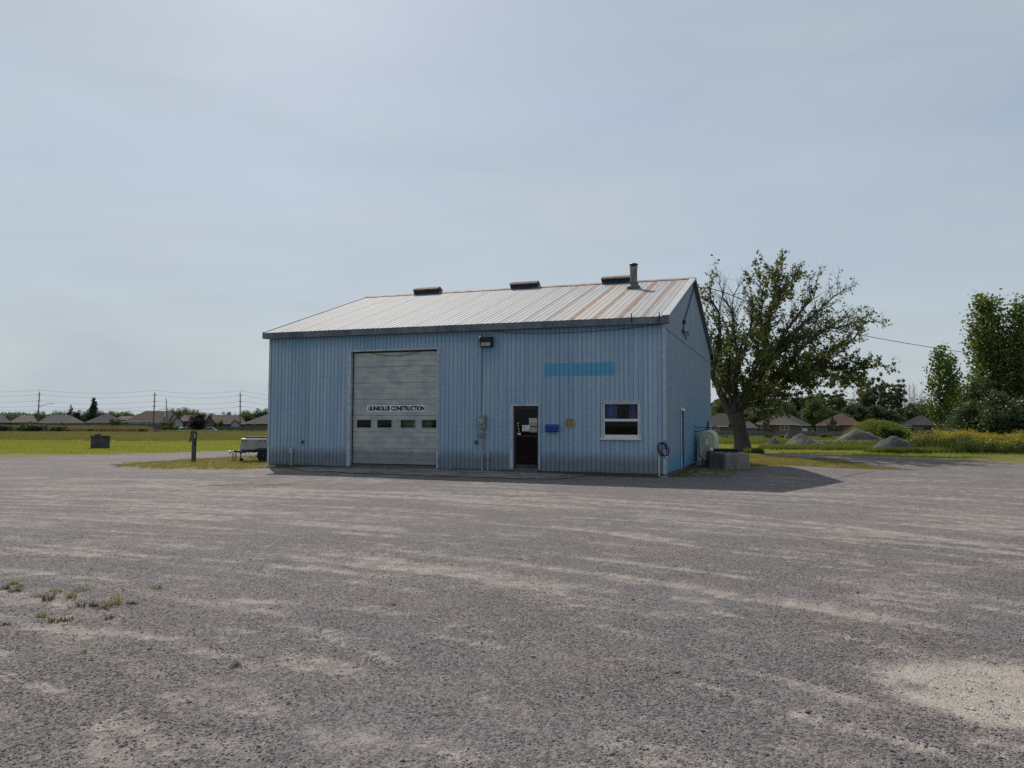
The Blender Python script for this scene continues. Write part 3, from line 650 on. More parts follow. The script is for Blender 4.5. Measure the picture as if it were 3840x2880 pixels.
# ridge ventilators
M_VENT = mat('vent_dark_blue', (0.035, 0.045, 0.065), 0.55, 0.2, var=0.3)
M_VENTTOP = mat('vent_cap', (0.16, 0.12, 0.1), 0.85, 0.0, var=0.25, scale=5, c2=(0.21, 0.18, 0.16), spec=.1)
def ridge_x(px, py):
    d = ray(px, py); nv = np.array([math.sin(TH), math.cos(TH), 0]); P0 = bp(0, BD / 2, 0); C = np.array([0, 0, CAM_H]); tt = np.dot(P0 - C, nv) / np.dot(d, nv)
    q = C + d * tt - np.array([BX, BY, 0]); return q[0] * math.cos(TH) - q[1] * math.sin(TH), q[2]
for pl, pr_, pyb, pyt in ((1560, 1648, 1112, 1086), (1921, 2017, 1094, 1063), (2262, 2364, 1076, 1042)):
    xa, _ = ridge_x(pl, pyb); xb, _ = ridge_x(pr_, pyb); _, zt = ridge_x((pl + pr_) / 2, pyt)
    rv = empty('ridge_vent', (0, 0, 0), parent=shed); yc = BD / 2; zb = ZR - .03
    zt = max(zt, ZR + .3)
    prof_ = [(-.24, zb - .05), (-.17, zb + .1), (-.165, zt - .14), (.165, zt - .14), (.17, zb + .1), (.24, zb - .05)]
    MB().prism([(yc + a_, b_) for a_, b_ in prof_], xa, xb, 'x').build('vent_body', M_VENT, rv)
    cap = [(-.27, zt - .17), (-.28, zt - .12), (0, zt), (.28, zt - .12), (.27, zt - .17), (0, zt - .06)]
    MB().prism([(yc + a_, b_) for a_, b_ in cap], xa - .03, xb + .03, 'x').build('vent_cap', M_VENTTOP, rv)
    for xe in (xa - .034, xb + .03):
        MB().prism([(yc - .165, zt - .15), (yc, zt - .02), (yc + .165, zt - .15), (yc + .165, zb + .08), (yc - .165, zb + .08)], xe, xe + .004, 'x').build('vent_end', M_VENT, rv)
# stove pipe through the roof
cx_, cy_ = -1.946, 5.364; cz_ = ZF1 + SL * (cy_ + EV)
M_PIPE = mat('stovepipe_steel', (0.1, 0.1, 0.098), 0.6, 0.3, var=0.5, scale=5, c2=(0.17, 0.165, 0.155), streak=(3, 3, 0.5))
sp = empty('stovepipe', (cx_, cy_, cz_), parent=shed)
MB().lathe([(.135, .1), (.135, .80)], 24).build('pipe', M_PIPE, sp, True)
MB().lathe([(.27, -.1), (.26, .06), (.20, .12), (.165, .2), (.14, .22)], 24).build('flashing_boot', mat('boot_grey', (.1, .11, .11), .7, var=.25), sp, True)
MB().lathe([(.15, .2), (.18, .205), (.18, .235), (.14, .24)], 24).build('storm_collar', M_PIPE, sp, True)
MB().lathe([(.138, .74), (.148, .745), (.148, .80), (.138, .805)], 24).build('top_band', M_GALV, sp, True)
MB().lathe([(.118, .805), (.118, .9)], 20).build('cap_screen', M_DARKMETAL, sp, True)
MB().lathe([(.12, .815), (.155, .815), (.155, .83), (.12, .83)], 24).build('cap_ring', M_DARKMETAL, sp, True)
MB().lathe([(.12, .885), (.165, .89), (.168, .92), (.13, .95), (.05, .97)], 24).build('cap_lid', M_DARKMETAL, sp, True)

# ------------------------------------------------------------------ overhead garage door
M_ALU = NT('door_aluminium'); t = M_ALU; v = t.coord(shed); q = t.xyz(v)
n_a = t.noise(t.map(v, (1.3, 1, 2.4)), 1.6, 4.0, 0.6); n_b = t.noise(t.map(v, (3, 3, 0.4)), 1.5, 4.0, 0.6); n_c = t.noise(v, 30, 3, 0.6)
edge = t.rng(t.math('ABSOLUTE', t.math('ADD', q[0], 9.12)), 1.1, 1.6)
pale = t.mix(n_c, (0.38, 0.405, 0.385), (0.43, 0.45, 0.425)); bluish = t.mix(n_c, (0.3, 0.335, 0.355), (0.34, 0.375, 0.385))
colr = t.mix(t.math('MULTIPLY', t.rng(t.math('MULTIPLY_ADD', n_b, 0.3, n_a), 0.55, 0.75), t.math('SUBTRACT', 1.0, t.math('MULTIPLY', edge, 0.8))), pale, bluish)
grime = t.rng(t.math('MULTIPLY_ADD', n_a, -0.25, q[2]), 0.6, 0.45); colr = t.mix(t.math('MULTIPLY', grime, 0.7), colr, t.mix(n_b, (0.13, 0.16, 0.17), (0.22, 0.25, 0.25)))
M_ALU = t.done(colr, t.rng(n_a, 0.3, 0.7, 0.42, 0.6), 0.25, 0.4)
gd = empty('garage_door', parent=shed); GY = 0.11; GX0, GX1 = -10.75, -7.49
seams = [0.185, 0.718, 1.275, 1.827, 2.385, 2.945, 3.50, 4.06]
PANES = [(-10.562, -10.023), (-9.767, -9.232), (-8.88, -8.354), (-8.089, -7.556)]
for k in range(7):
    z0, z1 = seams[k] + .002, seams[k + 1] - .002; hgt_ = z1 - z0; mb = MB()
    pr_ = [(0, .009), (.01, 0), (hgt_ * .32, 0), (hgt_ * .335, .008), (hgt_ * .345, 0), (hgt_ * .655, 0), (hgt_ * .665, .008), (hgt_ * .68, 0), (hgt_ - .01, 0), (hgt_, .009)]
    spans = [(GX0, GX1)]
    if k == 2:
        for (a0, d0), (a1, d1) in zip(pr_[:-1], pr_[1:]):
            for x0, x1 in [(GX0, PANES[0][0]), (PANES[0][1], PANES[1][0]), (PANES[1][1], PANES[2][0]), (PANES[2][1], PANES[3][0]), (PANES[3][1], GX1)]:
                mb.quad((x0, GY + d0, z0 + a0), (x1, GY + d0, z0 + a0), (x1, GY + d1, z0 + a1), (x0, GY + d1, z0 + a1))
        for x0, x1 in PANES:
            for s0, s1 in ((z0, 1.426), (1.682, z1)): mb.quad((x0, GY, s0), (x1, GY, s0), (x1, GY, s1), (x0, GY, s1))
    else:
        for (a0, d0), (a1, d1) in zip(pr_[:-1], pr_[1:]): mb.quad((GX0, GY + d0, z0 + a0), (GX1, GY + d0, z0 + a0), (GX1, GY + d1, z0 + a1), (GX0, GY + d1, z0 + a1))
    mb.build('door_section', M_ALU, gd)
MB().box(GX0, GX1, GY + .02, GY + .05, .19, 1.27).box(GX0, GX1, GY + .02, GY + .05, 1.84, 4.05).build('door_backing', M_DARKMETAL, gd)
MB().box(GX0 + .01, GX1 - .01, GY - .005, GY + .03, .07, .19).build('bottom_seal', M_BLACK, gd)
MB().box(GX0 - .02, GX0 + .025, GY - .02, GY - .004, .09, 4.04).build('side_seal', M_BLACK, gd)
MB().box(GX0, GX1, GY - .03, GY - .004, 3.985, 4.045).build('top_seal', M_BLACK, gd)
for x0, x1 in PANES:
    mb = MB(); w_ = .022
    mb.box(x0 - w_, x1 + w_, GY - .012, GY + .004, 1.682, 1.682 + w_); mb.box(x0 - w_, x1 + w_, GY - .016, GY + .004, 1.426 - w_, 1.426)
    mb.box(x0 - w_, x0, GY - .012, GY + .004, 1.426, 1.682); mb.box(x1, x1 + w_, GY - .012, GY + .004, 1.426, 1.682)
    mb.build('pane_frame', M_GALV, gd); MB().box(x0, x1, GY + .004, GY + .008, 1.426, 1.682).build('pane', M_GLASS, gd)
# trims round the opening
MB().box(-10.884, -10.759, -.03, .0, Z0, 4.093).box(-10.775, -10.755, 0.001, GY + .05, Z0, 4.04).build('door_trim', M_TRIMB, gd)
MB().box(-7.488, -7.433, -.03, .0, Z0, 4.093).box(-7.492, -7.474, 0.001, GY + .05, Z0, 4.04).build('door_trim', M_TRIMB, gd)
MB().box(-10.759, -7.488, -.032, .0, 4.036, 4.093).box(-10.754, -7.493, 0.001, GY + .05, 4.03, 4.045).build('door_trim', M_TRIMB, gd)
MB().tube([bpz for bpz in [(-10.1 + i * .165, .06, 3.99 - .13 * math.sin(math.pi * i / 12)) for i in range(13)]], .007, 5).build('pull_cable', M_BLACK, gd)

# green shelving seen behind the third and fourth panes
sh = thing('green_shelving', 'green shelving glimpsed through the third garage door pane', 'shelving', bp(-8.5, 0.32, 0), -TH)
M_GREEN = mat('green_paint', (0.045, 0.22, 0.09), 0.5, var=0.2)
for x0, x1 in ((-.42, -.14), (-.11, .2), (.42, .62)):
    mb = MB()
    for zz in (1.40, 1.47, 1.54, 1.61): mb.box(x0, x1, 0, .04, zz, zz + .05)
    mb.build('slat_box', M_GREEN, sh)
MB().box(-.45, .65, .05, .07, .02, 1.75).build('back_panel', M_GREEN, sh)
MB().box(0.0, .12, -.01, .0, 1.52, 1.57).build('tag', M_WHITE, sh)

# lettered sign
sg = thing('lettered_sign', 'long white sign with bold black lettering on the garage door', 'sign', bp(-9.066, GY - .006, 1.97), -TH)
MB().box(-1.108, 1.108, -.006, .0, 0, .208).build('board', mat('sign_white', (0.78, 0.8, 0.82), 0.5, var=0.06), sg)
M_INK = mat('black_ink', (0.012, 0.012, 0.02), 0.5, var=0.1)
def text_mesh(name, body, w, h, m, parent, loc, rz=0.0, bold=0.0, squeeze=True, stretch_center=True):
    cu = bpy.data.curves.new(name, 'FONT'); cu.body = body; cu.size = 1.0; cu.offset = bold; cu.align_x = 'CENTER'; cu.resolution_u = 3
    tmp = bpy.data.objects.new('tmp', cu); col.objects.link(tmp)
    dg = bpy.context.evaluated_depsgraph_get(); me = bpy.data.meshes.new_from_object(tmp.evaluated_get(dg)); bpy.data.objects.remove(tmp)
    co = np.zeros(len(me.vertices) * 3, np.float32); me.vertices.foreach_get('co', co); co = co.reshape(-1, 3)
    mn, mx = co.min(0), co.max(0); out = np.zeros_like(co)
    out[:, 0] = ((co[:, 0] - mn[0]) / (mx[0] - mn[0]) - .5) * w; out[:, 2] = (co[:, 1] - mn[1]) / (mx[1] - mn[1]) * h
    me.vertices.foreach_set('co', out.ravel()); me.update(); me.name = name
    me.materials.clear(); o = link(name, me, m, parent, loc); o.rotation_euler = (0, 0, rz); return o
text_mesh('lettering', 'GUNSOLUS CONSTRUCTION', 2.14, .166, M_INK, sg, (0, -.0085, .022), bold=0.07)

# ------------------------------------------------------------------ entrance door
M_BRONZE = mat('bronze_frame', (0.03, 0.02, 0.02), 0.45, 0.3, var=0.25)
ed = empty('entrance_door', parent=shed); EY = 0.07
MB().box(-4.925, -4.819, -.03, 0, .13, 2.2).box(-4.83, -4.812, 0.001, EY + .06, .1, 2.14).build('door_trim', M_TRIMB, ed)
MB().box(-3.967, -3.913, -.03, 0, .13, 2.2).box(-3.972, -3.955, 0.001, EY + .06, .1, 2.14).build('door_trim', M_TRIMB, ed)
MB().box(-4.819, -3.967, -.032, 0, 2.137, 2.2).box(-4.811, -3.973, 0.001, EY + .06, 2.13, 2.15).build('door_trim', M_TRIMB, ed)
MB().box(-4.812, -4.731, EY - .01, EY + .04, .12, 2.13).build('stile', M_BRONZE, ed)
MB().box(-4.03, -3.972, EY - .01, EY + .04, .12, 2.13).build('stile', M_BRONZE, ed)
MB().box(-4.731, -4.03, EY - .008, EY + .038, 2.03, 2.13).build('top_rail', M_BRONZE, ed)
MB().box(-4.731, -4.03, EY - .012, EY + .042, 1.16, 1.2).build('mid_rail', M_BRONZE, ed)
MB().box(-4.731, -4.03, EY - .008, EY + .038, .12, .272).build('kick_plate', mat('kick_plate', (.05, .052, .05), .5, .4, var=.3), ed)
MB().box(-4.731, -4.03, EY + .012, EY + .018, 1.2, 2.03).build('pane', M_DARKGLASS, ed)
MB().box(-4.731, -4.03, EY + .012, EY + .018, .272, 1.16).build('pane', M_DARKGLASS, ed)
MB().tube([(-4.045, EY - .05, .98), (-4.045, EY - .055, 1.19)], .012, 8).box(-4.07, -4.02, EY - .05, EY - .012, 1.17, 1.19).box(-4.07, -4.02, EY - .05, EY - .012, .975, .995).build('handle', M_BRONZE, ed)
MB().box(-4.83, -3.95, -.14, EY + .08, .03, .118).build('door_sill', M_CONCDARK, ed)
M_PAPER = mat('paper', (0.6, 0.6, 0.55), 0.8, var=0.06, bump=0); M_PAPERY = mat('map_paper', (0.42, 0.42, 0.28), 0.8, var=0.15, scale=9, bump=0); M_PAPERG = mat('grey_paper', (0.3, 0.3, 0.27), 0.8, var=0.06, bump=0)
def notice(name, label, x0, x1, z0, z1, m, lines, yoff=0.0):
    t_ = thing(name, label, 'notice', bp((x0 + x1) / 2, EY + .006 - yoff, z0), -TH); w_, h_ = abs(x1 - x0), z1 - z0
    MB().box(-w_ / 2, w_ / 2, 0, .002, 0, h_).build('sheet', m, t_)
    for i, (txt, ww, hh, xx, zz) in enumerate(lines): text_mesh('lettering', txt, ww, hh, M_INK, t_, (xx, -.0016, zz), bold=.01)
notice('door_notice', 'white handwritten notice taped inside the entrance door glass', -4.54, -4.279, 1.331, 1.524, M_PAPER, [('Mon', .07, .03, -.06, .135), ('new', .07, .03, -.05, .085), ('343-4687', .16, .032, .04, .025)], .004)
notice('door_map', 'yellowish printed sheet high on the entrance door glass', -4.311, -4.029, 1.6, 1.75, M_PAPERY, [])
notice('door_map', 'grey-green printed sheet just beneath the yellowish one on the door', -4.311, -4.029, 1.497, 1.598, M_PAPERG, [])
notice('door_flyer', 'plain grey sheet lowest of the papers at the door handle side', -4.265, -4.028, 1.299, 1.47, M_PAPERG, [])
for i, (x, z, nm) in enumerate(((-4.678, 1.58, 'topmost small pale sticker in the column on the door glass'), (-4.678, 1.495, 'second small pale sticker down on the door glass'), (-4.66, 1.412, 'third small pale sticker down on the door glass'), (-4.653, 1.33, 'fourth small grey sticker down on the door glass'))):
    s_ = MB().prism([(-.03, 0), (.03, 0), (.022, .028), (0, .055), (-.022, .028)], 0, .002).build('door_sticker', M_PAPERY if i < 3 else M_PAPERG); s_.location = bp(x, EY + .006, z - .02); s_.rotation_euler = (0, 0, -TH); tag(s_, nm, 'sticker', 'stickers on the door')
s_ = MB().box(-.055, .055, 0, .002, 0, .06).build('door_sticker', M_PAPER); s_.location = bp(-4.64, EY + .006, 1.217); s_.rotation_euler = (0, 0, -TH); tag(s_, 'white rectangular sticker lowest in the column on the door glass', 'sticker', 'stickers on the door')

# ------------------------------------------------------------------ window
wd = empty('window', parent=shed)
mb = MB().box(-1.956, -1.888, -.028, 0, 1.14, 2.225).box(-.78, -.727, -.028, 0, 1.14, 2.225); mb.build('casing', M_TRIMB, wd)
MB().box(-1.965, -.72, -.036, 0, 2.225, 2.283).build('head_flashing', M_TRIMB, wd)
MB().box(-1.975, -.71, -.07, .0, 1.085, 1.14, .006).build('sill', M_WHITE, wd)
WY = .035
MB().box(-1.888, -1.847, WY - .03, WY + .04, 1.2, 2.225).build('frame', M_WHITE, wd); MB().box(-.823, -.78, WY - .03, WY + .04, 1.2, 2.225).build('frame', M_WHITE, wd)
MB().box(-1.847, -.823, WY - .03, WY + .04, 2.181, 2.225).build('frame', M_WHITE, wd); MB().box(-1.888, -.78, WY - .032, WY + .04, 1.14, 1.2).build('frame', M_WHITE, wd)
MB().box(-1.847, -.823, WY - .035, WY + .04, 1.65, 1.728, .004).build('meeting_rail', M_WHITE, wd); MB().box(-1.847, -.823, WY - .02, WY + .04, 1.2, 1.244).build('frame', M_WHITE, wd)
MB().box(-1.847, -.823, WY + .012, WY + .017, 1.728, 2.181).build('pane', M_GLASS, wd); MB().box(-1.847, -.823, WY + .03, WY + .035, 1.244, 1.65).build('pane', M_DARKGLASS, wd)
M_CURT = mat('navy_curtain', (0.17, 0.2, 0.46), 0.85, var=0.35, scale=3, bump=0)
for x0, x1 in ((-1.85, -1.5), (-1.12, -.82)):
    v_ = []; n_ = 40
    for i in range(n_ + 1):
        x = x0 + (x1 - x0) * i / n_; y = .17 + .045 * math.sin(i * 1.25) + .01 * math.sin(i * .5)
        v_ += [(x, y, 1.2), (x + .01 * math.sin(i), y, 2.2)]
    MB().add(v_, [(2 * i, 2 * i + 2, 2 * i + 3, 2 * i + 1) for i in range(n_)]).build('curtain', M_CURT, wd)

# white side door in the gable
sd = empty('side_door', parent=shed)
MB().box(.0, .03, 3.3, 3.36, .05, 2.1).box(.0, .03, 4.22, 4.29, .05, 2.1).build('door_trim', M_SIDG, sd)
MB().box(.0, .05, 3.3, 4.29, 2.04, 2.12).build('head_trim', M_WHITE, sd)
MB().box(-.1, -.04, 3.36, 4.22, .06, 2.04).build('door_leaf', M_TRIMB, sd)
MB().tube([(.0, 4.1, 1.0), (-.05, 4.1, 1.0)], .025, 8).build('knob', M_GALV, sd)
# ------------------------------------------------------------------ fixtures on the shed
def on_wall(name, label, cat, x, z, y=0.0, group=None): return thing(name, label, cat, bp(x, y, z), -TH, group)
mbx = on_wall('mailbox', 'blue metal mailbox with sloping lid beside the entrance door', 'mailbox', -3.51, 1.317)
M_MBOX = mat('mailbox_blue', (0.012, 0.035, 0.2), 0.45, var=0.12, scale=8)
MB().prism([(-.02, 0), (-.11, .0), (-.12, .02), (-.12, .15), (-.02, .2)], -.2, .2, 'x').build('box', M_MBOX, mbx)
MB().prism([(-.016, .236), (-.135, .165), (-.135, .14), (-.122, .15), (-.016, .215)], -.21, .21, 'x').build('lid', mat('mailbox_lid', (0.02, 0.06, 0.28), 0.4, var=0.1), mbx)
pq = on_wall('wooden_plaque', 'round yellowish wooden plaque on the blue siding right of the mailbox', 'plaque', -2.942, 1.601)
M_WOODY = mat('yellow_wood', (0.26, 0.2, 0.09), 0.75, var=0.25, scale=9, c2=(0.36, 0.29, 0.14))
MB().lathe([(.152, .016), (.155, .03), (.15, .042), (.12, .044)], 28, axis='y').build('disc', M_WOODY, pq, True); pq.children[0].rotation_euler = (0, 0, math.pi)
pr_ = MB().lathe([(.115, .0445), (.115, .05), (.095, .05)], 28, axis='y').build('relief_ring', mat('plaque_relief', (0.22, 0.16, 0.07), 0.75, var=0.3, scale=14), pq, True); pr_.rotation_euler = (0, 0, math.pi)
MB().prism([(-.07, -.03), (.07, -.03), (.06, .0), (.02, .04), (-.04, .03), (-.07, .0)], -.054, -.04).build('relief_motif', mat('plaque_relief2', (0.3, 0.23, 0.11), 0.75, var=0.3, scale=14), pq)

em = on_wall('electric_meter', 'grey electric meter cabinet with round dial and conduit left of the entrance', 'electric meter', -5.84, 0.05)
MB().box(-.11, .105, -.13, -.014, 1.35, 1.785, .008).build('cabinet', mat('meter_grey', (0.2, 0.22, 0.21), 0.55, var=0.15), em)
MB().lathe([(.09, 0), (.09, .03), (.08, .05), (.06, .06)], 24, axis='y', c=(-.04, 0, 0)).build('dial', mat('meter_dial', (0.36, 0.38, 0.34), 0.25, var=0.1), em, True)
d_ = em.children[-1]; d_.location = (-.08, -.13, 1.575); d_.rotation_euler = (0, 0, math.pi)
MB().box(-.08, .0, -.194, -.19, 1.57, 1.59).build('dial_scale', M_DARKMETAL, em)
MB().box(-.155, .05, -.11, -.014, 1.085, 1.215, .006).build('junction_box', mat('meter_grey2', (0.17, 0.19, 0.18), 0.6, var=0.15), em)
MB().tube([(-.02, -.06, 1.36), (-.02, -.06, 1.2)], .03, 8).build('nipple', M_GREYPLASTIC, em)
MB().tube([(-.015, -.05, 1.09), (-.012, -.05, .02)], .034, 10).build('conduit', M_GREYPLASTIC, em, True)
MB().tube([(-.06, -.03, 1.78), (-.055, -.025, 2.4), (-.045, -.022, 3.1), (-.05, -.025, 3.98)], .009, 5).build('supply_wire', M_BLACK, em)
pb = on_wall('pipe_stub', 'short grey capped pipe at the wall foot right of the meter conduit', 'pipe', -5.655, .03)
MB().tube([(0, -.05, 0), (0, -.05, .45)], .028, 8).build('pipe', M_GREYPLASTIC, pb); MB().box(-.05, .05, -.1, -.015, .43, .6, .015).build('cap', M_GREYPLASTIC, pb)
pb = on_wall('pipe_stub', 'pale grey capped pipe standing against the wall near the far corner by the trailer', 'pipe', -13.1, .01)
MB().tube([(0, -.05, 0), (0, -.05, .2)], .036, 8).build('lower_pipe', M_GREYPLASTIC, pb); MB().tube([(0, -.05, .2), (0, -.05, .5)], .028, 8).build('pipe', M_TRIMB, pb); MB().box(-.06, .05, -.11, -.015, .48, .66, .012).build('cap', M_TRIMB, pb)
for x, z, lb in ((-6.07, .905, 'small dark outlet box low on the wall left of the meter'), (-12.673, .841, 'small dark outlet box low on the wall left of the garage door')):
    ob = on_wall('outlet_box', lb, 'outlet box', x, z); MB().box(-.046, .046, -.055, -.014, 0, .118, .01).build('box', mat('outlet_dark', (.07, .085, .09), .6), ob); MB().box(-.03, .03, -.06, -.0552, .03, .09, .001).build('cover', M_DARKMETAL, ob)
fl = on_wall('wall_floodlight', 'dark boxy floodlight with round sensor high under the eave', 'floodlight', -5.7, 4.04)
MB().prism([(-.014, .0), (-.18, .0), (-.2, .02), (-.2, .15), (-.24, .17), (-.25, .31), (-.014, .33)], -.2, .2, 'x').build('housing', mat('lamp_bronze', (.016, .015, .018), .55, .2, var=.3), fl)
MB().box(-.16, .16, -.207, -.2, .025, .15).build('lens', mat('lamp_lens', (.3, .29, .25), .3, var=.25, scale=7), fl)
MB().tube([(-.25, -.03, .33), (-.25, -.09, .33)], .05, 14).build('sensor', M_WHITE, fl, True); MB().tube([(-.25, -.014, .27), (-.25, -.06, .33), (-.17, -.05, .39)], .018, 6).build('sensor_arm', M_DARKMETAL, fl)
# sagging cable below the eave
cb = MB().tube([bp(x, -.06, z) for x, z in ((-5.6, 4.57), (-4.86, 4.48), (-4.05, 4.435), (-2.92, 4.42), (-2.0, 4.44), (-1.0, 4.49), (-.1, 4.57))], .007, 5).build('eave_cable', M_BLACK); tag(cb, 'black cable sagging below the eave of the blue shed', 'cable')
# leaning stick
stx = MB().tube([bp(-11.975, -.3, .04), bp(-11.8, -.16, .3), bp(-11.634, -.03, .56)], .012, 5).build('leaning_stick', mat('stick_grey', (.16, .17, .18), .8)); tag(stx, 'thin grey stick leaning on the siding left of the garage door', 'stick')
# hose coil at the corner
hz_ = on_wall('coiled_cable', 'black coiled cable hanging at the right corner of the shed', 'cable', -.05, .82, -.06)
def ring(cx, cz, rx, rz_, y, tilt, n=28, turns=1.0):
    return [(cx + rx * math.cos(a) + tilt * math.sin(a) * rz_, y + .015 * math.sin(a * .5), cz + rz_ * math.sin(a)) for a in [i * 2 * math.pi * turns / n for i in range(n + 1)]]
MB().tube(ring(0, 0, .165, .2, -.05, -.2), .013, 6).tube(ring(.01, -.01, .13, .19, -.075, -.35), .013, 6).tube(ring(.03, .0, .06, .2, -.09, -.25), .012, 6).build('coil', M_BLACK, hz_)
MB().tube([(.0, -.07, .17), (.02, -.08, .24), (.07, -.07, .25), (.09, -.06, .2), (.1, -.06, .0)], .014, 6).build('tail', M_BLACK, hz_)
MB().box(.09, .13, -.1, -.06, -.23, -.19, .005).build('plug', M_WHITE, hz_)
ob = on_wall('corner_outlet', 'grey box on a white conduit at the right corner behind the coiled cable', 'outlet box', -.182, .03)
MB().box(-.05, .05, -.07, -.014, .62, .83, .006).build('box', M_GREYPLASTIC, ob); MB().tube([(0, -.045, .63), (0, -.045, .0)], .017, 8).build('conduit', M_WHITE, ob, True)
# service drop: bracket on the gable, mast wire
sw = on_wall('service_entrance', 'dark service wires and insulators on the gable of the blue shed', 'service wire', 0, 0)
MB().tube([(.03, 7.2, 6.83), (.06, 6.9, 6.7), (.06, 5.4, 5.85), (.06, 4.15, 5.2), (.05, 4.05, 5.0), (.05, 3.98, 4.8), (.08, 4.3, 4.72), (.06, 4.75, 4.62)], .02, 6).build('drop_wire', M_BLACK, sw)
MB().box(.03, .12, 4.0, 4.2, 5.1, 5.2).build('bracket', M_DARKMETAL, sw); MB().tube([(.02, 3.8, 4.8), (.09, 3.85, 4.8)], .05, 8).build('insulator', M_DARKMETAL, sw)
MB().tube([(.05, 4.1, 4.75), (.14, 4.5, 4.85), (.1, 4.9, 4.75)], .02, 6).build('pigtail', M_BLACK, sw)
# two old gutter brackets on the fascia
for x, lb in ((-.95, 'rusty bracket on the eave further from the corner'), (-.12, 'rusty bracket on the eave nearest the right corner')):
    rb = on_wall('eave_bracket', lb, 'bracket', x, 4.62, -EV - .02, 'eave brackets')
    MB().box(-.02, .02, -.02, 0, 0, .2).box(-.012, .012, -.012, .0, .2, .3).build('strap', mat('rust_bracket', (.06, .03, .025), .8, var=.3), rb)

# apron of worn concrete
M_APRON = mat('apron_concrete', (0.15, 0.14, 0.138), 0.95, var=0.4, scale=0.9, bump=0.7, bscale=30, c2=(0.2, 0.186, 0.18), spec=.1)
sheet('concrete_apron', [bp(-12.6, .1), bp(-12.3, -1.2), bp(-10.6, -2.6), bp(-6, -2.9), bp(-2.6, -2.2), bp(-2.2, .1)], M_APRON, 'worn pale concrete apron before the shed doors', .014, .18)
# dirt bump and stone crumbs at the wall foot
mb = MB()
for i in range(70):
    x = rnd.uniform(-14, .3); p = bp(x, -rnd.uniform(.08, .35), 0); s_ = rnd.uniform(.01, .035)
    mb.lathe([(s_ * .5, 0), (s_, s_ * .3), (s_ * .7, s_ * .7), (s_ * .2, s_ * .8)], 6, (p[0], p[1], hz(p[0], p[1]) + .015))
tag(mb.build('wall_foot_rubble', M_STONE), 'small stones and rubble along the foot of the shed wall', 'rubble', kind='stuff')
for (px, py, s_, lb) in ((1022, 1752, .14, 'pale stone slab lying at the far left corner of the shed'), (1008, 1757, .09, 'small flat stone beside the slab at the shed corner'), (2488, 1788, .11, 'flat stone at the right front corner of the shed')):
    p = gp(px, py); o = MB().lathe([(s_ * .9, -.02), (s_, .02), (s_ * .8, .05), (s_ * .3, .06)], 7).build('loose_stone', M_CONC); o.location = (p[0], p[1], hz(p[0], p[1])); o.scale = (1.4, .7, 1); tag(o, lb, 'stone')

# ------------------------------------------------------------------ oil tank beside the gable
tk = thing('oil_tank', 'cream plastic heating oil tank upright beside the shed gable', 'tank', bp(.5, 7.25, hz(*bp(.5, 7.25)[:2])), -TH)
M_TANK = mat('tank_cream', (0.4, 0.41, 0.3), 0.42, var=0.08, scale=3, c2=(0.44, 0.45, 0.34), spec=0.5)
def stadium(w, h, n=12, z0=0.0):
    r_ = w / 2; pts = []
    for i in range(n + 1): a = math.pi * i / n; pts.append((r_ * math.cos(a), z0 + h - r_ + r_ * math.sin(a)))
    for i in range(n + 1): a = math.pi + math.pi * i / n; pts.append((r_ * math.cos(a), z0 + r_ + r_ * math.sin(a)))
    return pts
def loft(mb, rings):
    n = len(rings[0]); v = [p for r_ in rings for p in r_]; f = []
    for i in range(len(rings) - 1):
        for k in range(n): f.append((i * n + k, i * n + (k + 1) % n, (i + 1) * n + (k + 1) % n, (i + 1) * n + k))
    f.append(tuple(range(n))); f.append(tuple(range((len(rings) - 1) * n, len(rings) * n))[::-1]); mb.add(v, f); return mb
sec = lambda w, h, z0, y: [(x, y, z) for x, z in stadium(w, h, 12, z0)]
loft(MB(), [sec(.54, 1.1, .25, .0), sec(.62, 1.17, .21, .03), sec(.66, 1.2, .2, .1), sec(.66, 1.2, .2, 1.3), sec(.62, 1.17, .21, 1.37), sec(.54, 1.1, .25, 1.4)]).build('shell', M_TANK, tk, True, auto=50)
loft(MB(), [sec(.27, .74, .44, -.03), sec(.3, .77, .42, -.012), sec(.33, .8, .41, .001)]).build('raised_panel', M_TANK, tk, True, auto=50)
loft(MB(), [sec(.17, .62, .5, -.036), sec(.19, .64, .49, -.029)]).build('inner_panel', mat('tank_cream_dark', (.34, .34, .24), .5, var=.08), tk, True)
MB().box(-.065, .065, -.041, -.037, .83, 1.06).build('label_plate', M_PAPER, tk); text_mesh('label_print', 'OIL', .07, .03, M_GREYPLASTIC, tk, (0, -.043, .98))
for x in (-.2, .2):
    for y in (.25, 1.15): MB().tube([(x, y, -.02), (x, y, .3)], .025, 8).build('leg', M_DARKMETAL, tk)
MB().tube([(-.02, .55, 1.38), (-.02, .55, 1.72)], .032, 8).tube([(-.02, .55, 1.4), (-.02, .55, 1.5)], .06, 8).build('vent_pipe', M_DARKMETAL, tk)
MB().tube([(-.02, .55, 1.5), (-.35, .5, 1.48), (-.5, .5, 1.52)], .014, 5).tube([(.0, .55, 1.48), (.3, .6, 1.55)], .012, 5).tube([(-.02, .5, 1.42), (-.4, .35, 1.34), (-.5, .3, 1.33)], .016, 5).build('fill_lines', M_BLACK, tk)

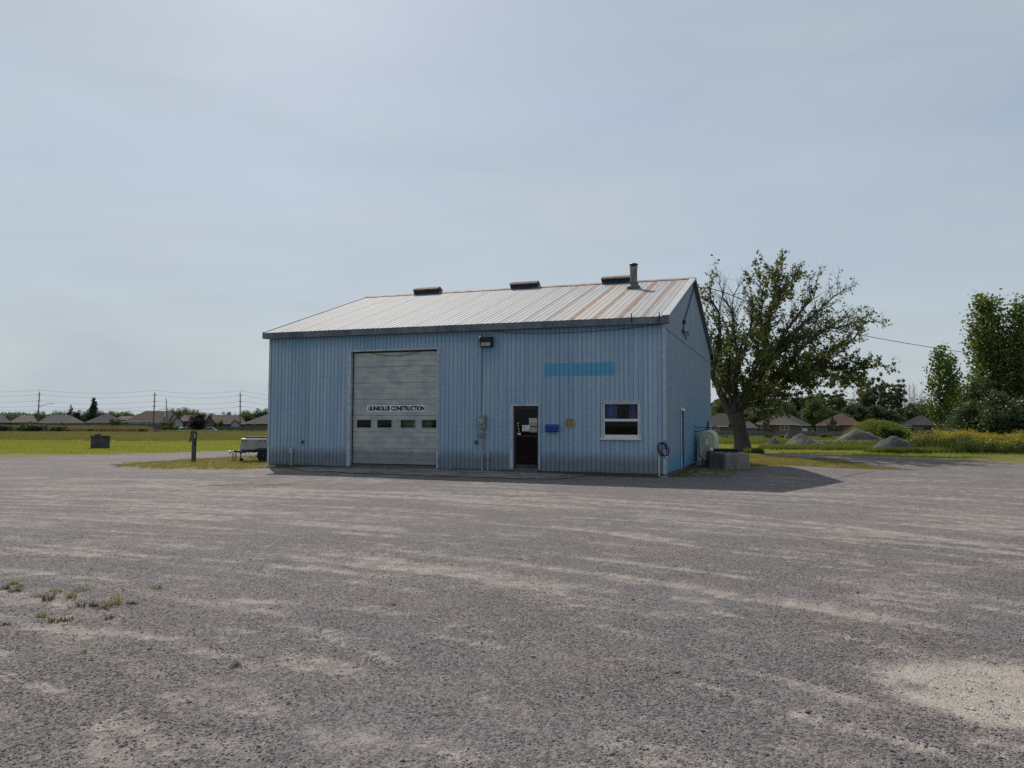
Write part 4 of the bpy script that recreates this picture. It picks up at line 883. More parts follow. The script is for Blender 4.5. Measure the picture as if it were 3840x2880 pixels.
# concrete blocks by the gable
def rough_block(w, d, h, seed, b=.03):
    m_ = MB().box(-w / 2, w / 2, -d / 2, d / 2, -.03, h, b); r_ = random.Random(seed); m_.v = [(x + r_.uniform(-.008, .008), y + r_.uniform(-.008, .008), z + r_.uniform(-.008, .008)) for x, y, z in m_.v]; return m_
p = gp(2735, 1757); M_BLOCK = mat('block_concrete', (0.15, 0.145, 0.14), 0.92, var=0.3, scale=2.2, bump=0.7, bscale=30, c2=(0.2, 0.19, 0.18), streak=(1, 1, .5))
b1 = thing('concrete_block', 'large grey concrete block standing on grass in front of the oil tank', 'block', (p[0] + .15, p[1] + .55, hz(p[0], p[1])), math.radians(20))
rough_block(1.06, 1.0, .57, 3).build('block_body', M_BLOCK, b1)
MB().tube([(-.25, 0, .565), (-.22, 0, .61), (-.1, 0, .61), (-.07, 0, .565)], .018, 6).build('lifting_loop', mat('rusty_loop', (.1, .05, .035), .8, .3), b1)
b2 = thing('concrete_block', 'darker concrete block lying behind the large one by the tank', 'block', (p[0] + .25, p[1] + 1.75, hz(p[0], p[1])), math.radians(14))
rough_block(1.1, .7, .6, 5).build('block_body', M_CONCDARK, b2)
pp = thing('black_pipe', 'short black pipe with a white end lying on the concrete blocks', 'pipe', (p[0] + .2, p[1] + 1.5, hz(p[0], p[1]) + .6), math.radians(-8))
MB().tube([(-.38, 0, .05), (.55, .05, .05)], .055, 12).build('pipe_body', M_BLACK, pp, True); MB().tube([(-.39, 0, .05), (-.5, -.01, .05)], .07, 12).build('white_end', M_WHITE, pp, True)
p = gp(376, 1681)
ct = thing('concrete_box', 'square dark concrete box standing alone on the mown field', 'concrete box', (p[0] - .25, p[1] + .48, 0), math.radians(26))
M_BOXC = mat('mossy_concrete', (.055, .055, .052), .92, var=.3, scale=3, bump=.5, bscale=40, c2=(.075, .075, .068))
rough_block(1.04, 1.04, .68, 9, .02).build('box_body', M_BOXC, ct); MB().box(-.55, .55, -.55, .55, .68, .79, .015).build('rim', M_BOXC, ct)
MB().prism([(-.36, .79), (-.28, .86), (-.02, .88), (.02, .79)], -.3, .3).build('broken_lid', M_BOXC, ct)

# ------------------------------------------------------------------ post with cable on the left patch
p = gp(726, 1729)
ps = thing('wooden_post', 'dark weathered wooden post standing on the grass patch left of the trailer', 'post', (p[0], p[1], hz(p[0], p[1])))
M_POST = mat('weathered_post', (0.055, 0.055, 0.05), 0.9, var=0.35, scale=3, bump=0.8, bscale=14, streak=(5, 5, .35), c2=(.085, .085, .075), bdist=.01)
MB().lathe([(.092, -.1), (.09, .3), (.085, .8), (.08, 1.16), (.055, 1.19)], 14).build('pole', M_POST, ps, True)
MB().box(.06, .1, -.06, .0, .1, 1.1).build('conduit_strip', M_DARKMETAL, ps); MB().box(.03, .11, -.12, -.06, .95, 1.12, .01).build('socket_box', M_GREYPLASTIC, ps)
cc = thing('post_cable', 'black cable looped over the top of the wooden post', 'cable', (p[0], p[1], hz(p[0], p[1]) + 1.1))
MB().tube([(-.2, -.05, -.33), (-.12, -.08, -.2), (-.08, -.1, 0), (-.1, -.09, .08), (-.03, -.06, .13), (.06, -.04, .12), (.11, -.06, .05), (.09, -.1, -.05), (.05, -.11, -.08)], .02, 6).tube([(-.1, -.07, -.3), (-.09, -.09, 0), (-.06, -.08, .1), (.04, -.06, .13), (.13, -.05, .04), (.12, -.07, -.2), (.06, -.1, -.4), (.05, -.1, -.45)], .02, 6).build('cable', M_BLACK, cc)

# ------------------------------------------------------------------ trailer
p = gp(985, 1729)
tr = thing('box_trailer', 'small grey box trailer parked behind the left corner of the shed', 'trailer', (p[0], p[1], hz(p[0], p[1])), math.radians(16))
M_TBOX = mat('trailer_grey', (0.3, 0.31, 0.31), 0.55, 0.2, var=0.12, scale=3, c2=(.34, .35, .34))
MB().box(-.82, .13, -.75, .75, .49, .90, .012).build('box', M_TBOX, tr); MB().box(.131, 1.15, -.75, .75, .49, .885, .012).build('rear_box', M_TBOX, tr)
MB().box(-.835, .14, -.77, .77, .90, .925, .006).build('lid', M_WHITE, tr)
for x in (-.78, -.64, -.08, .07): MB().box(x - .012, x + .012, -.775, -.75, .82, .89).build('latch', M_DARKMETAL, tr)
MB().lathe([(.03, 0), (.04, .01), (.03, .02)], 14, axis='y', c=(.2, -.775, .73)).build('badge', M_DARKMETAL, tr)
MB().box(-.8, 1.15, -.7, -.62, .38, .485).box(-.8, 1.15, .62, .7, .38, .485).box(-.8, -.7, -.62, .62, .39, .48).build('frame', M_DARKMETAL, tr)
MB().prism([(-1.05, -.06), (-.7, -.68), (-.62, -.62), (-1.0, .0)], .36, .44, 'z').prism([(-1.05, .06), (-1.0, 0), (-.62, .62), (-.7, .68)], .361, .441, 'z').box(-1.12, -.7, -.05, .05, .362, .442).build('tongue', M_DARKMETAL, tr)
MB().box(-1.28, -1.1, -.045, .045, .365, .43, .01).lathe([(.05, .33), (.06, .37), (.055, .42), (.02, .44)], 12, (-1.29, 0, 0)).build('coupler', mat('bright_galv', (.55, .57, .58), .35, .6, var=.2), tr)
MB().tube([(-.86, -.1, .1), (-.86, -.1, .66)], .026, 8).box(-.9, -.8, -.15, -.05, .3, .46).tube([(-.86, -.1, .66), (-.8, -.12, .66)], .012, 6).build('jack', M_GALV, tr)
MB().lathe([(.03, -.03), (.068, -.028), (.072, 0), (.068, .028), (.03, .03)], 16, axis='y', c=(-.83, -.1, .075)).build('jack_wheel', M_BLACK, tr, True)
for x in (-1.17, -1.06): MB().tube([(x, -.02, .35), (x - .01, -.04, .15), (x - .03, -.03, .0)], .012, 6).tube([(x + .03, .02, .35), (x + .03, .0, .15), (x + .01, .0, .0)], .012, 6).build('safety_chain', M_DARKMETAL, tr)
MB().tube([(-.55, -.3, .38), (-.5, -.32, .2), (-.36, -.3, .12), (-.2, -.3, .22), (-.1, -.3, .36)], .01, 5).tube([(-.7, -.2, .38), (-.64, -.2, .28), (-.65, -.2, .2)], .01, 5).build('brake_cable', M_BLACK, tr)
for y in (-.7, .7):
    wh = empty('wheel', (.04, y, .25), parent=tr)
    MB().lathe([(.14, -.09), (.23, -.09), (.25, -.06), (.25, .06), (.23, .09), (.14, .09)], 28, axis='y').build('tyre', M_BLACK, wh, True); MB().lathe([(.05, -.075), (.14, -.085), (.14, .08), (.05, .06)], 20, axis='y').build('rim', M_DARKMETAL, wh, True); MB().lathe([(.018, -.1), (.02, -.08), (.02, .0)], 10, axis='y').build('hub', M_GALV, wh, True)
    MB().prism([(-.34, .36), (-.3, .5), (-.15, .56), (.2, .56), (.36, .5), (.4, .36), (.36, .36), (.3, .48), (.18, .53), (-.15, .53), (-.28, .48), (-.31, .36)], y - .13, y + .13).build('fender', M_DARKMETAL, tr)
cg = thing('trailer_cover', 'flat dark bundle lying on top of the trailer box', 'cover', (p[0] + .25, p[1] + .3, hz(p[0], p[1]) + .9), math.radians(16))
MB().box(-1.0, .85, -.5, .5, .026, .1, .02).build('bundle', mat('dark_bundle', (.06, .06, .062), .8, var=.3), cg); MB().box(-.46, -.3, -.51, .51, .027, .104, .01).build('strap', mat('bundle_strap', (.05, .03, .05), .8), cg)
# ------------------------------------------------------------------ trees
def unit(v): return v / (np.linalg.norm(v) + 1e-9)
def smooth_line(pts, step=0.3):
    """Catmull-Rom through the points"""
    P = [np.asarray(p, float) for p in pts]; P = [2 * P[0] - P[1]] + P + [2 * P[-1] - P[-2]]; out = []
    for i in range(1, len(P) - 2):
        n = max(1, int(np.linalg.norm(P[i + 1] - P[i]) / step))
        for k in range(n):
            t_ = k / n; a, b, c, d = P[i - 1], P[i], P[i + 1], P[i + 2]
            out.append(0.5 * ((2 * b) + (c - a) * t_ + (2 * a - 5 * b + 4 * c - d) * t_ ** 2 + (3 * b - a - 3 * c + d) * t_ ** 3))
    out.append(P[-2]); return out
class Tubes:
    def __init__(s): s.v = []; s.f = []; s.n = 0
    def add(s, pts, r0, r1, n):
        pts = np.asarray(pts); m = len(pts)
        if m < 2: return
        tg = np.gradient(pts, axis=0); tg /= np.linalg.norm(tg, axis=1)[:, None] + 1e-9
        ref = np.where(np.abs(tg[:, 2:3]) < 0.9, np.array([[0, 0, 1.0]]), np.array([[1.0, 0, 0]]))
        if np.ptp(np.abs(tg[:, 2])) > 0.3: ref = np.tile(np.array([[0.31, 0.95, 0.05]]), (m, 1))
        a = np.cross(tg, ref); a /= np.linalg.norm(a, axis=1)[:, None] + 1e-9; b = np.cross(tg, a)
        r = (r0 + (r1 - r0) * np.linspace(0, 1, m)) if not hasattr(r0, '__len__') else np.asarray(r0)
        k = np.arange(n) * 2 * math.pi / n
        ring = pts[:, None] + r[:, None, None] * (np.cos(k)[None, :, None] * a[:, None] + np.sin(k)[None, :, None] * b[:, None])
        s.v.append(ring.reshape(-1, 3)); i = np.arange(m - 1)[:, None] * n; j = np.arange(n)[None]; j2 = (j + 1) % n
        s.f.append(np.stack([i + j, i + j2, i + n + j2, i + n + j], 2).reshape(-1, 4) + s.n); s.n += m * n
    def mesh(s, name): return np_mesh(name, np.concatenate(s.v), np.concatenate(s.f), smooth=True)
def leaf_mesh(name, pos, size, seed, tone=None, droop=0.3, aspect=0.75):
    """one bent diamond per leaf"""
    g = np.random.default_rng(seed); pos = np.asarray(pos); n = len(pos)
    s = (size if hasattr(size, '__len__') else np.full(n, size)) * (0.65 + 0.7 * g.random(n))
    d = g.normal(size=(n, 3)); d[:, 2] = d[:, 2] * 0.6 - droop; d /= np.linalg.norm(d, axis=1)[:, None]
    u = g.normal(size=(n, 3)); w = np.cross(d, u); w /= np.linalg.norm(w, axis=1)[:, None] + 1e-9; nn = np.cross(d, w)
    S = s[:, None]
    V = np.stack([pos - d * S * .5, pos + w * S * .5 * aspect + nn * S * .12 - d * S * .05, pos + d * S * .55, pos - w * S * .5 * aspect + nn * S * .12 - d * S * .05], 1).reshape(-1, 3)
    Fc = (np.array([(0, 1, 2), (0, 2, 3)])[None] + (np.arange(n) * 4)[:, None, None]).reshape(-1, 3)
    tn = g.random(n) if tone is None else np.clip(tone + 0.45 * (g.random(n) - .5), 0, 1)
    return np_mesh(name, V, Fc, {'tone': np.repeat(tn, 4)})
def twig_dir(g, d, lo, hi, up=0.15):
    a = math.radians(g.uniform(lo, hi)); ref = g.normal(size=3); ax = unit(np.cross(d, ref))
    return unit(d * math.cos(a) + ax * math.sin(a) + np.array([0, 0, up]))
def curve(g, p, d, L, n=5, wob=0.12, up=0.1):
    out = [np.array(p)]; d = np.array(d)
    for i in range(n):
        d = unit(d + wob * g.normal(size=3) + np.array([0, 0, up / n])); out.append(out[-1] + d * L / n)
    return out
M_BARK = mat('bark_grey', (0.045, 0.04, 0.034), 0.95, var=0.35, scale=2.2, bump=1.0, bscale=9, streak=(5, 5, 0.9), c2=(0.075, 0.067, 0.056), bdist=0.03)
M_TWIG = mat('twig_bark', (0.09, 0.082, 0.072), 0.9, var=0.25, bump=0)
M_DEADTWIG = mat('dead_twig', (0.17, 0.16, 0.15), 0.9, var=0.2, bump=0)
M_MAPLE = leaf_mat('maple_leaves', (0.03, 0.052, 0.012), (0.09, 0.115, 0.024), 0.42, (0.2, 0.16, 0.03))
M_POPLAR = leaf_mat('poplar_leaves', (0.038, 0.074, 0.015), (0.095, 0.142, 0.03), 0.42)
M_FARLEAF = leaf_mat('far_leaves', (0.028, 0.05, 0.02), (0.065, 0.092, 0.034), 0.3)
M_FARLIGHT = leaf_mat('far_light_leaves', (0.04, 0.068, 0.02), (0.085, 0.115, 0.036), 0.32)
M_CONIFER = leaf_mat('conifer_needles', (0.016, 0.034, 0.016), (0.042, 0.07, 0.028), 0.15)
M_PURPLE = leaf_mat('purple_leaves', (0.013, 0.009, 0.013), (0.034, 0.02, 0.023), 0.15)

# the big half-bare maple behind the shed
def main_tree():
    g = np.random.default_rng(11); TY = 45.8
    base = gp(2785, 1696); root = thing('maple_tree', 'broad half-bare maple tree with thick leaning trunk behind the shed', 'tree', (base[0], base[1], hz(base[0], base[1])))
    off = np.array([base[0], base[1], hz(base[0], base[1])])
    def L(pts, dys):
        n = len(pts); out = []
        for i, p in enumerate(pts):
            dy = np.interp(i / (n - 1), np.linspace(0, 1, len(dys)), dys); out.append(at(p[0], p[1], TY + dy) - off)
        return out
    trunk = smooth_line(L([(2786, 1712), (2784, 1690), (2780, 1650), (2770, 1604), (2762, 1570), (2757, 1548)], [0, 0]), .18)
    z = np.array([p[2] for p in trunk]); r = 0.44 + 0.16 * np.exp(-np.maximum(z, 0) / .3) + 0.025 * np.sin(z * 4) + 0.06 * sstep(1.9, 2.5, z)
    tb = Tubes(); tb.add(trunk, r, None, 18)
    fork = (2757, 1548)
    limbs = [  # pixels along the limb, depth offsets, start radius, leafiness
        ([(2745, 1556), (2728, 1530), (2714, 1499), (2694, 1454), (2674, 1409), (2677, 1372), (2685, 1329), (2697, 1284), (2694, 1171), (2676, 1144), (2663, 1108), (2663, 1045)], [0, .5, .8, 1.0], .24, .8),
        ([(2674, 1409), (2650, 1330), (2640, 1250), (2630, 1180)], [.6, 1.5], .1, .8),
        ([(2755, 1550), (2753, 1522), (2759, 1448), (2765, 1363), (2776, 1307), (2793, 1273), (2815, 1230), (2821, 1197), (2821, 1135), (2803, 1108), (2785, 1063)], [0, -.6, -1.2], .17, .35),
        ([(2765, 1363), (2755, 1260), (2750, 1197), (2738, 1157), (2712, 1117), (2707, 1090), (2696, 1045), (2688, 1010)], [-.8, -2], .09, .12),
        ([(2752, 1230), (2748, 1144), (2750, 1108), (2767, 1075), (2785, 1055), (2797, 1027)], [-1.4, -2.4], .06, .02),
        ([(2765, 1552), (2800, 1500), (2838, 1448), (2855, 1392), (2867, 1321), (2880, 1240), (2888, 1171), (2899, 1126), (2908, 1063), (2911, 1018), (2928, 975), (2940, 950)], [0, .8, 1.4], .24, .85),
        ([(2838, 1448), (2865, 1390), (2895, 1343), (2923, 1307), (2950, 1243), (3011, 1159), (3051, 1111), (3061, 1061), (3071, 1010)], [.4, -1, -1.8], .15, .3),
        ([(2895, 1343), (2950, 1270), (3061, 1172), (3102, 1135), (3152, 1094), (3200, 1074)], [-.5, .8, 2], .11, .3),
        ([(2855, 1392), (2950, 1290), (3051, 1256), (3112, 1223), (3152, 1199), (3186, 1186), (3233, 1159)], [.6, 2, 3], .11, .35),
        ([(2838, 1448), (2900, 1410), (2950, 1368), (2990, 1327), (3034, 1277), (3098, 1236), (3160, 1225), (3220, 1199), (3247, 1182)], [.4, -1.5, -2.8], .14, .35),
        ([(2800, 1500), (2880, 1470), (2950, 1429), (3017, 1371), (3078, 1331), (3139, 1304), (3193, 1280), (3220, 1243), (3254, 1206), (3304, 1209)], [.2, 1, 1.5], .17, .75),
        ([(2950, 1429), (3017, 1385), (3102, 1375), (3186, 1381), (3240, 1385), (3275, 1370), (3325, 1378)], [.8, -.5, -1.5], .1, .9),
        ([(2880, 1470), (2960, 1425), (3000, 1415), (3028, 1439), (3085, 1449), (3140, 1440)], [.6, -1.5, -2], .08, .8),
        ([(2950, 1429), (3010, 1410), (3090, 1400), (3170, 1420), (3230, 1445)], [.8, 2.5, 3.2], .07, .9),
        ([(2800, 1500), (2850, 1480), (2890, 1470), (2930, 1490), (2960, 1530)], [.2, -1.6, -2.4], .08, 1.0),
        ([(2765, 1540), (2800, 1480), (2830, 1400), (2840, 1320), (2835, 1250)], [0, -2, -3], .12, 1.0),
        ([(2740, 1530), (2735, 1440), (2725, 1360), (2735, 1290), (2745, 1240)], [0, -1.5, -2.4], .1, 1.0),
        ([(2762, 1530), (2800, 1470), (2870, 1440), (2940, 1380)], [0, 2, 4], .12, .9),
        ([(2790, 1520), (2830, 1510), (2870, 1530), (2880, 1580), (2870, 1620)], [0, -1.2, -1.8], .06, 1.0),
        ([(2745, 1500), (2720, 1430), (2700, 1360), (2690, 1290)], [0, 2, 3], .1, 1.0),
        ([(2867, 1321), (2850, 1220), (2860, 1130), (2850, 1060), (2845, 1000)], [1, .2, -.4], .08, .8),
        ([(2888, 1171), (2920, 1100), (2970, 1050), (3005, 1010)], [1, 2, 2.6], .06, .8),
        ([(2908, 1063), (2880, 1020), (2870, 985)], [1.4, .6], .04, .5)]
    lp = []; lt = []; tw = Tubes(); dead = Tubes()
    def leafiness(p, k):
        px = 1920 + F_PX * (p[0] + off[0]) / (p[1] + off[1]); py = 1592 - F_PX * (p[2] + off[2] - CAM_H) / (p[1] + off[1])
        f = k * 1.15 + .1
        if 2700 < px < 2815 and py < 1185: f *= 0.05
        if px > 3060 and py < 1150: f *= 0.4
        if px > 3180 and 1130 < py < 1200: f *= 0.6
        if py > 1260 and px < 3010: f = max(f, .95) * 1.35
        if py > 1330 and 2930 < px: f = max(f, .9) * 1.7
        if 2990 < px < 3200 and 1190 < py < 1300: f *= 0.7
        return f
    for pts, dys, r0, leaf in limbs:
        ln = smooth_line(L(pts, dys), .28); m = len(ln)
        ln = [p + 0.022 * g.normal(size=3) * min(1, i / 6) for i, p in enumerate(ln)]
        tb.add(ln, r0, .012, 8 if r0 > .1 else 6); total = m * .28
        for i in range(int(m * (.28 if r0 > .15 else .12)), m):
            t_ = i / (m - 1); d = unit(ln[min(i + 1, m - 1)] - ln[max(i - 1, 0)])
            for _ in range(2 + (g.random() < .5)):
                Lb = (0.55 + 1.9 * g.random()) * (1.15 - .6 * t_) * min(1, total / 5)
                if t_ > .85: Lb *= .5
                bd = twig_dir(g, d, 18, 58, .12); br = curve(g, ln[i], bd, Lb, 5, .11, .2)
                rr = min(.028, r0 * (1 - t_) * .5 + .009); f = leafiness(br[2], leaf); live = f > .12
                (tb if live else dead).add(br, rr, .005, 4)
                nt = int(Lb / .17)
                for k in range(nt):
                    q = g.integers(1, 6); p0 = br[q - 1] + (br[q] - br[q - 1]) * g.random()
                    td = twig_dir(g, unit(br[q] - br[q - 1]), 25, 70, .1); Lt = .22 + .4 * g.random(); tg_ = curve(g, p0, td, Lt, 2, .2, .1)
                    (tw if live else dead).add(tg_, .006, .0035, 3)
                    nl = g.poisson(4.2 * f)
                    for _l in range(nl):
                        s_ = g.random(); pp = tg_[0] * (1 - s_) + tg_[-1] * s_ + g.normal(size=3) * .06 + np.array([0, 0, -.05]); lp.append(pp)
                        lt.append(.35 + .5 * vnoise(pp[0] * .6 + 9, pp[2] * .6 + pp[1], 3))
    link('trunk', tb.mesh('trunk'), M_BARK, root); link('twigs', tw.mesh('twigs'), M_TWIG, root)['kind'] = 'stuff'; link('dead_twigs', dead.mesh('dead_twigs'), M_DEADTWIG, root)['kind'] = 'stuff'
    link('crown', leaf_mesh('crown', np.array(lp), .15, 3, np.array(lt), .25, .85), M_MAPLE, root)['kind'] = 'stuff'
    # knot hole
    kn = at(2735, 1597, TY - .42) - off; MB().lathe([(.09, 0), (.07, .03), (.05, .05)], 10, axis='y', c=(kn[0] + .03, kn[1], kn[2])).build('knot', M_BLACK, root)
    return root
main_tree()

def crown_tree(name, H, R, seed, kind='round', nleaf=9000, ls=.28, trunk_r=.2, bare=.15, clumps=26, leafm=None, barkm=None, col_top=1.0):
    """meshes for a tree: trunk with limbs, crown of clumped leaf faces with gaps"""
    g = np.random.default_rng(seed); tb = Tubes()
    lean = g.normal(size=2) * .02 * H
    tr_ = [np.array([lean[0] * (k / 8) ** 2 + .03 * g.normal(), lean[1] * (k / 8) ** 2, H * (.97 if kind != 'round' else .8) * k / 8]) for k in range(9)]
    tr_[0][2] = -.3; tb.add(smooth_line(tr_, H / 24), trunk_r, trunk_r * .12, 8)
    C = []; Rr = []
    for k in range(clumps):
        if kind == 'round':
            u = g.normal(size=3); u /= np.linalg.norm(u); rr = g.random() ** .45
            c = np.array([u[0] * R * rr * .8, u[1] * R * rr * .8, H * (bare + (1 - bare) / 2) + u[2] * H * (1 - bare) * .42 * rr]); cr = R * g.uniform(.26, .46) * (1 if clumps < 36 else .62)
        elif kind == 'column':
            t_ = (k + g.random()) / clumps; w = R * (math.sin(math.pi * min(1, (t_ * .9 + .12))) ** .6); a = g.random() * 6.28
            rr = w * g.uniform(.2, .85); c = np.array([rr * math.cos(a), rr * math.sin(a), H * (bare + (1 - bare) * t_)]); cr = R * g.uniform(.3, .5) * (1.15 - .45 * t_)
        else:      # cone
            t_ = (k + g.random()) / clumps; w = R * (1 - t_) ** .8 + .1 * R; a = g.random() * 6.28; rr = w * g.uniform(.3, .9)
            c = np.array([rr * math.cos(a), rr * math.sin(a), H * (bare + (1 - bare) * t_)]); cr = max(.12 * R, w * g.uniform(.35, .55))
        C.append(c); Rr.append(cr)
        s0 = tr_[min(8, max(1, int(8 * max(.08, (c[2] - .35 * np.hypot(c[0], c[1]) - .1 * H) / H))))]
        tb.add([s0, s0 * .5 + c * .5 + np.array([0, 0, .04 * H * g.normal()]), c], trunk_r * .3, trunk_r * .05, 5)
    C = np.array(C); Rr = np.array(Rr); w = Rr ** 2; w = w / w.sum(); idx = g.choice(len(C), nleaf, p=w)
    u = g.normal(size=(nleaf, 3)); u /= np.linalg.norm(u, axis=1)[:, None]; rad = g.random(nleaf) ** .4
    sub = .75 + .5 * vnoise(u[:, 0] * 3 + idx, u[:, 2] * 3 + u[:, 1] * 2, 5)
    P = C[idx] + u * (Rr[idx] * rad * sub)[:, None] * np.array([1, 1, .8 if kind == 'round' else 1.05])
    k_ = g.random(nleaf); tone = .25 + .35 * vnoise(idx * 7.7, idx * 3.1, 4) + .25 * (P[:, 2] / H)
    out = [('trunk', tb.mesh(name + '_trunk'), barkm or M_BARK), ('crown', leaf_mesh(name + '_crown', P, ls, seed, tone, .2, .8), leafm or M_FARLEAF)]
    for _, me, m_ in out: me.materials.append(m_)
    return out
def plant_tree(meshes, name, label, loc, rz=0.0, s=(1, 1, 1), group=None, cat='tree'):
    root = thing(name, label, cat, loc, rz, group); root.scale = s
    for pn, me, m_ in meshes:
        o = link(pn, me, None, root)
        if pn != 'trunk': o['kind'] = 'stuff'
    return root
def spot(px, Y): q = at(px, 1592, Y); return (q[0], Y, hz(q[0], Y) - .05)

# poplars on the right
def poplar(name, H, R, seed, nleaf, ls, tops):
    """several upright leaders, each carrying rising limbs with leaf sprays"""
    g = np.random.default_rng(seed); tb = Tubes(); P = []; T = []
    for (x, y, h, r0, rad) in tops:
        tr_ = smooth_line([np.array([x * .4, y * .4, -.3]), np.array([x * .7 + .2 * g.normal(), y * .7, h * .3]), np.array([x + .2 * g.normal(), y, h * .65]), np.array([x * 1.1, y * 1.1, h])], .5); m = len(tr_)
        tb.add(tr_, r0, .02, 8)
        for i in range(int(m * .12), m):
            t_ = i / m
            for _ in range(3):
                Lb = rad * max(.42 if t_ > .5 else 0, math.sin(math.pi * min(1, .12 + .86 * t_)) ** .7) * g.uniform(.5, 1.15) + .3; a = g.random() * 6.28
                bd = unit(np.array([math.cos(a), math.sin(a), .45 + .7 * t_])); br = curve(g, tr_[i], bd, Lb, 5, .14, .3); tb.add(br, .035, .008, 4)
                nl = int(nleaf * max(Lb, 1.1) / 100)
                for q in range(1, 6):
                    ncl = max(1, nl // 5); cen = br[q] + g.normal(size=3) * .12
                    pts = cen + np.clip(g.normal(size=(ncl, 3)), -1.5, 1.5) * (.18 + .24 * min(1, Lb / 2)); P.append(pts); T.append(np.full(ncl, .1 + .8 * vnoise(cen[0] * .7, cen[2] * .7 + cen[1], 6)))
    P = np.concatenate(P); T = np.concatenate(T); tm = tb.mesh(name + '_trunk'); tm.materials.append(M_BARK); lm = leaf_mesh(name + '_crown', P, ls, seed, T, .3, .9); lm.materials.append(M_POPLAR)
    return [('trunk', tm, M_BARK), ('crown', lm, M_POPLAR)]
pA = poplar('poplar', 14, 3, 21, 3300, .25, [(-1.3, 0, 12.2, .2, 1.9), (.4, .8, 12.5, .18, 2.1), (2.0, -.3, 12.0, .18, 2.2), (3.6, .4, 11.2, .17, 2.2), (.3, 1.4, 9.0, .14, 2.6)])
plant_tree(pA, 'poplar_tree', 'tallest poplar tree at the right edge above the yellow flowers', spot(3745, 68), .2)
pB = poplar('poplar_small', 8.6, 2, 22, 3800, .24, [(-.3, 0, 8.6, .12, 1.7), (1.7, .5, 8.0, .12, 1.5)])
plant_tree(pB, 'poplar_tree', 'shorter two-topped poplar left of the tallest one', spot(3540, 78), .4, (.92, .92, 1.02))
plant_tree(pB, 'poplar_tree', 'leafy poplar partly hidden at the foot of the tallest poplar', spot(3655, 80), 2.4, (.9, .9, .72))
plant_tree(pA, 'poplar_tree', 'poplar standing behind the tallest one at the picture edge', spot(3900, 82), 1.9, (1, 1, .95))
und = crown_tree('thicket', 3.4, 2.0, 31, 'column', 6500, .17, .06, .0, 34, M_FARLEAF)
for px, Y, s_, lb in ((3585, 66, .7, 'leafy thicket bush under the shorter poplar'), (3640, 62, .95, 'dark thicket bush between the poplars'), (3740, 60, 1.15, 'vine-covered bush below the tallest poplar'), (3830, 60, 1.0, 'thicket bush at the right edge behind the yellow flowers'), (3690, 66, 1.5, 'tall thicket bush against the tallest poplar trunk')):
    plant_tree(und, 'thicket_bush', lb, spot(px, Y), px * .1, (s_, s_, s_), 'thicket under the poplars', 'bush')

# wood behind the houses on the right
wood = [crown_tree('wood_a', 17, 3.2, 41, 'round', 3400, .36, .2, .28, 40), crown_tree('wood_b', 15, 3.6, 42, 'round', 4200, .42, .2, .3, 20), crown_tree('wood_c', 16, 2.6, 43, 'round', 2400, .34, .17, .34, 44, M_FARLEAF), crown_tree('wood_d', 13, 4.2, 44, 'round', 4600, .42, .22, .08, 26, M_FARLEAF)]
wr = random.Random(5)
wz = lambda px: 'behind the grey roof and maple trunk' if px < 2840 else 'above the brown-roofed brick house' if px < 3050 else 'above the reddish brown roof' if px < 3235 else 'above the overgrown mound' if px < 3390 else 'next to the poplars'
for i in range(46):
    px = 2640 + i * 19.5 + wr.uniform(-9, 9); top = 1505
    if 3060 < px < 3180: top = 1450
    if 3230 <= px < 3380: top = 1392
    if 3380 <= px < 3500: top = 1500
    if px < 3060: top = 1455
    Y = wr.uniform(255, 285); Hn = (1600 - top) * Y / F_PX * wr.uniform(.82, 1.05); k = wr.choice([0, 1, 2, 3] if px < 3220 else [0, 2, 2, 1])
    hh = (14.6, 13, 13.8, 12)[k]; w_ = wr.uniform(.75, 1.1)
    plant_tree(wood[k], 'woodland_tree', 'tall slender tree of the wood ' + wz(px), spot(px, Y), wr.uniform(0, 6), (w_, w_, Hn / hh), 'trees of the wood behind the houses')
for i in range(24):
    px = 2640 + i * 37 + wr.uniform(-12, 12); Y = wr.uniform(246, 254); s_ = wr.uniform(.85, 1.25)
    plant_tree(wood[3], 'understory_tree', 'low bushy tree at the foot of the wood ' + wz(px), spot(px, Y), wr.uniform(0, 6), (s_, s_, wr.uniform(.55, .85)), 'low trees at the foot of the wood')
def bare_tree(name, H, seed):
    g = np.random.default_rng(seed); tb = Tubes(); tr_ = smooth_line([np.array([0, 0, -.3]), np.array([.1 * g.normal(), 0, H * .5]), np.array([.3 * g.normal(), 0, H])], .6); m = len(tr_); tb.add(tr_, .16, .02, 6)
    for i in range(m // 3, m):
        for _ in range(2):
            a = g.random() * 6.28; bd = unit(np.array([math.cos(a), math.sin(a), 1.1])); Lb = (1 - i / m) * H * .35 + .5; br = curve(g, tr_[i], bd, Lb, 4, .12, .3); tb.add(br, .05, .02, 4)
            for q in (1, 2, 3, 4): tb.add(curve(g, br[q], twig_dir(g, unit(br[q] - br[q - 1]), 30, 50), Lb * .4, 2, .1), .025, .015, 3)
    me = tb.mesh(name); me.materials.append(M_DEADTWIG); return [('trunk', me, M_DEADTWIG)]
for i, (px, H) in enumerate(((3395, 14), (3415, 16), (3435, 16.5), (3452, 14.5), (3474, 13), (3205, 14))):
    plant_tree(bare_tree('bare_tree', H, 60 + i), 'bare_tree', ('leftmost leafless grey tree in the gap of the wood', 'second leafless grey tree from the left in the gap of the wood', 'tallest leafless grey tree in the middle of the gap of the wood', 'leafless grey tree right of the tallest bare one', 'leafless grey tree nearest the poplars', 'leafless grey tree in the wood above the brown-roofed house')[i], spot(px, 262), 0, (1, 1, 1), 'bare trees')
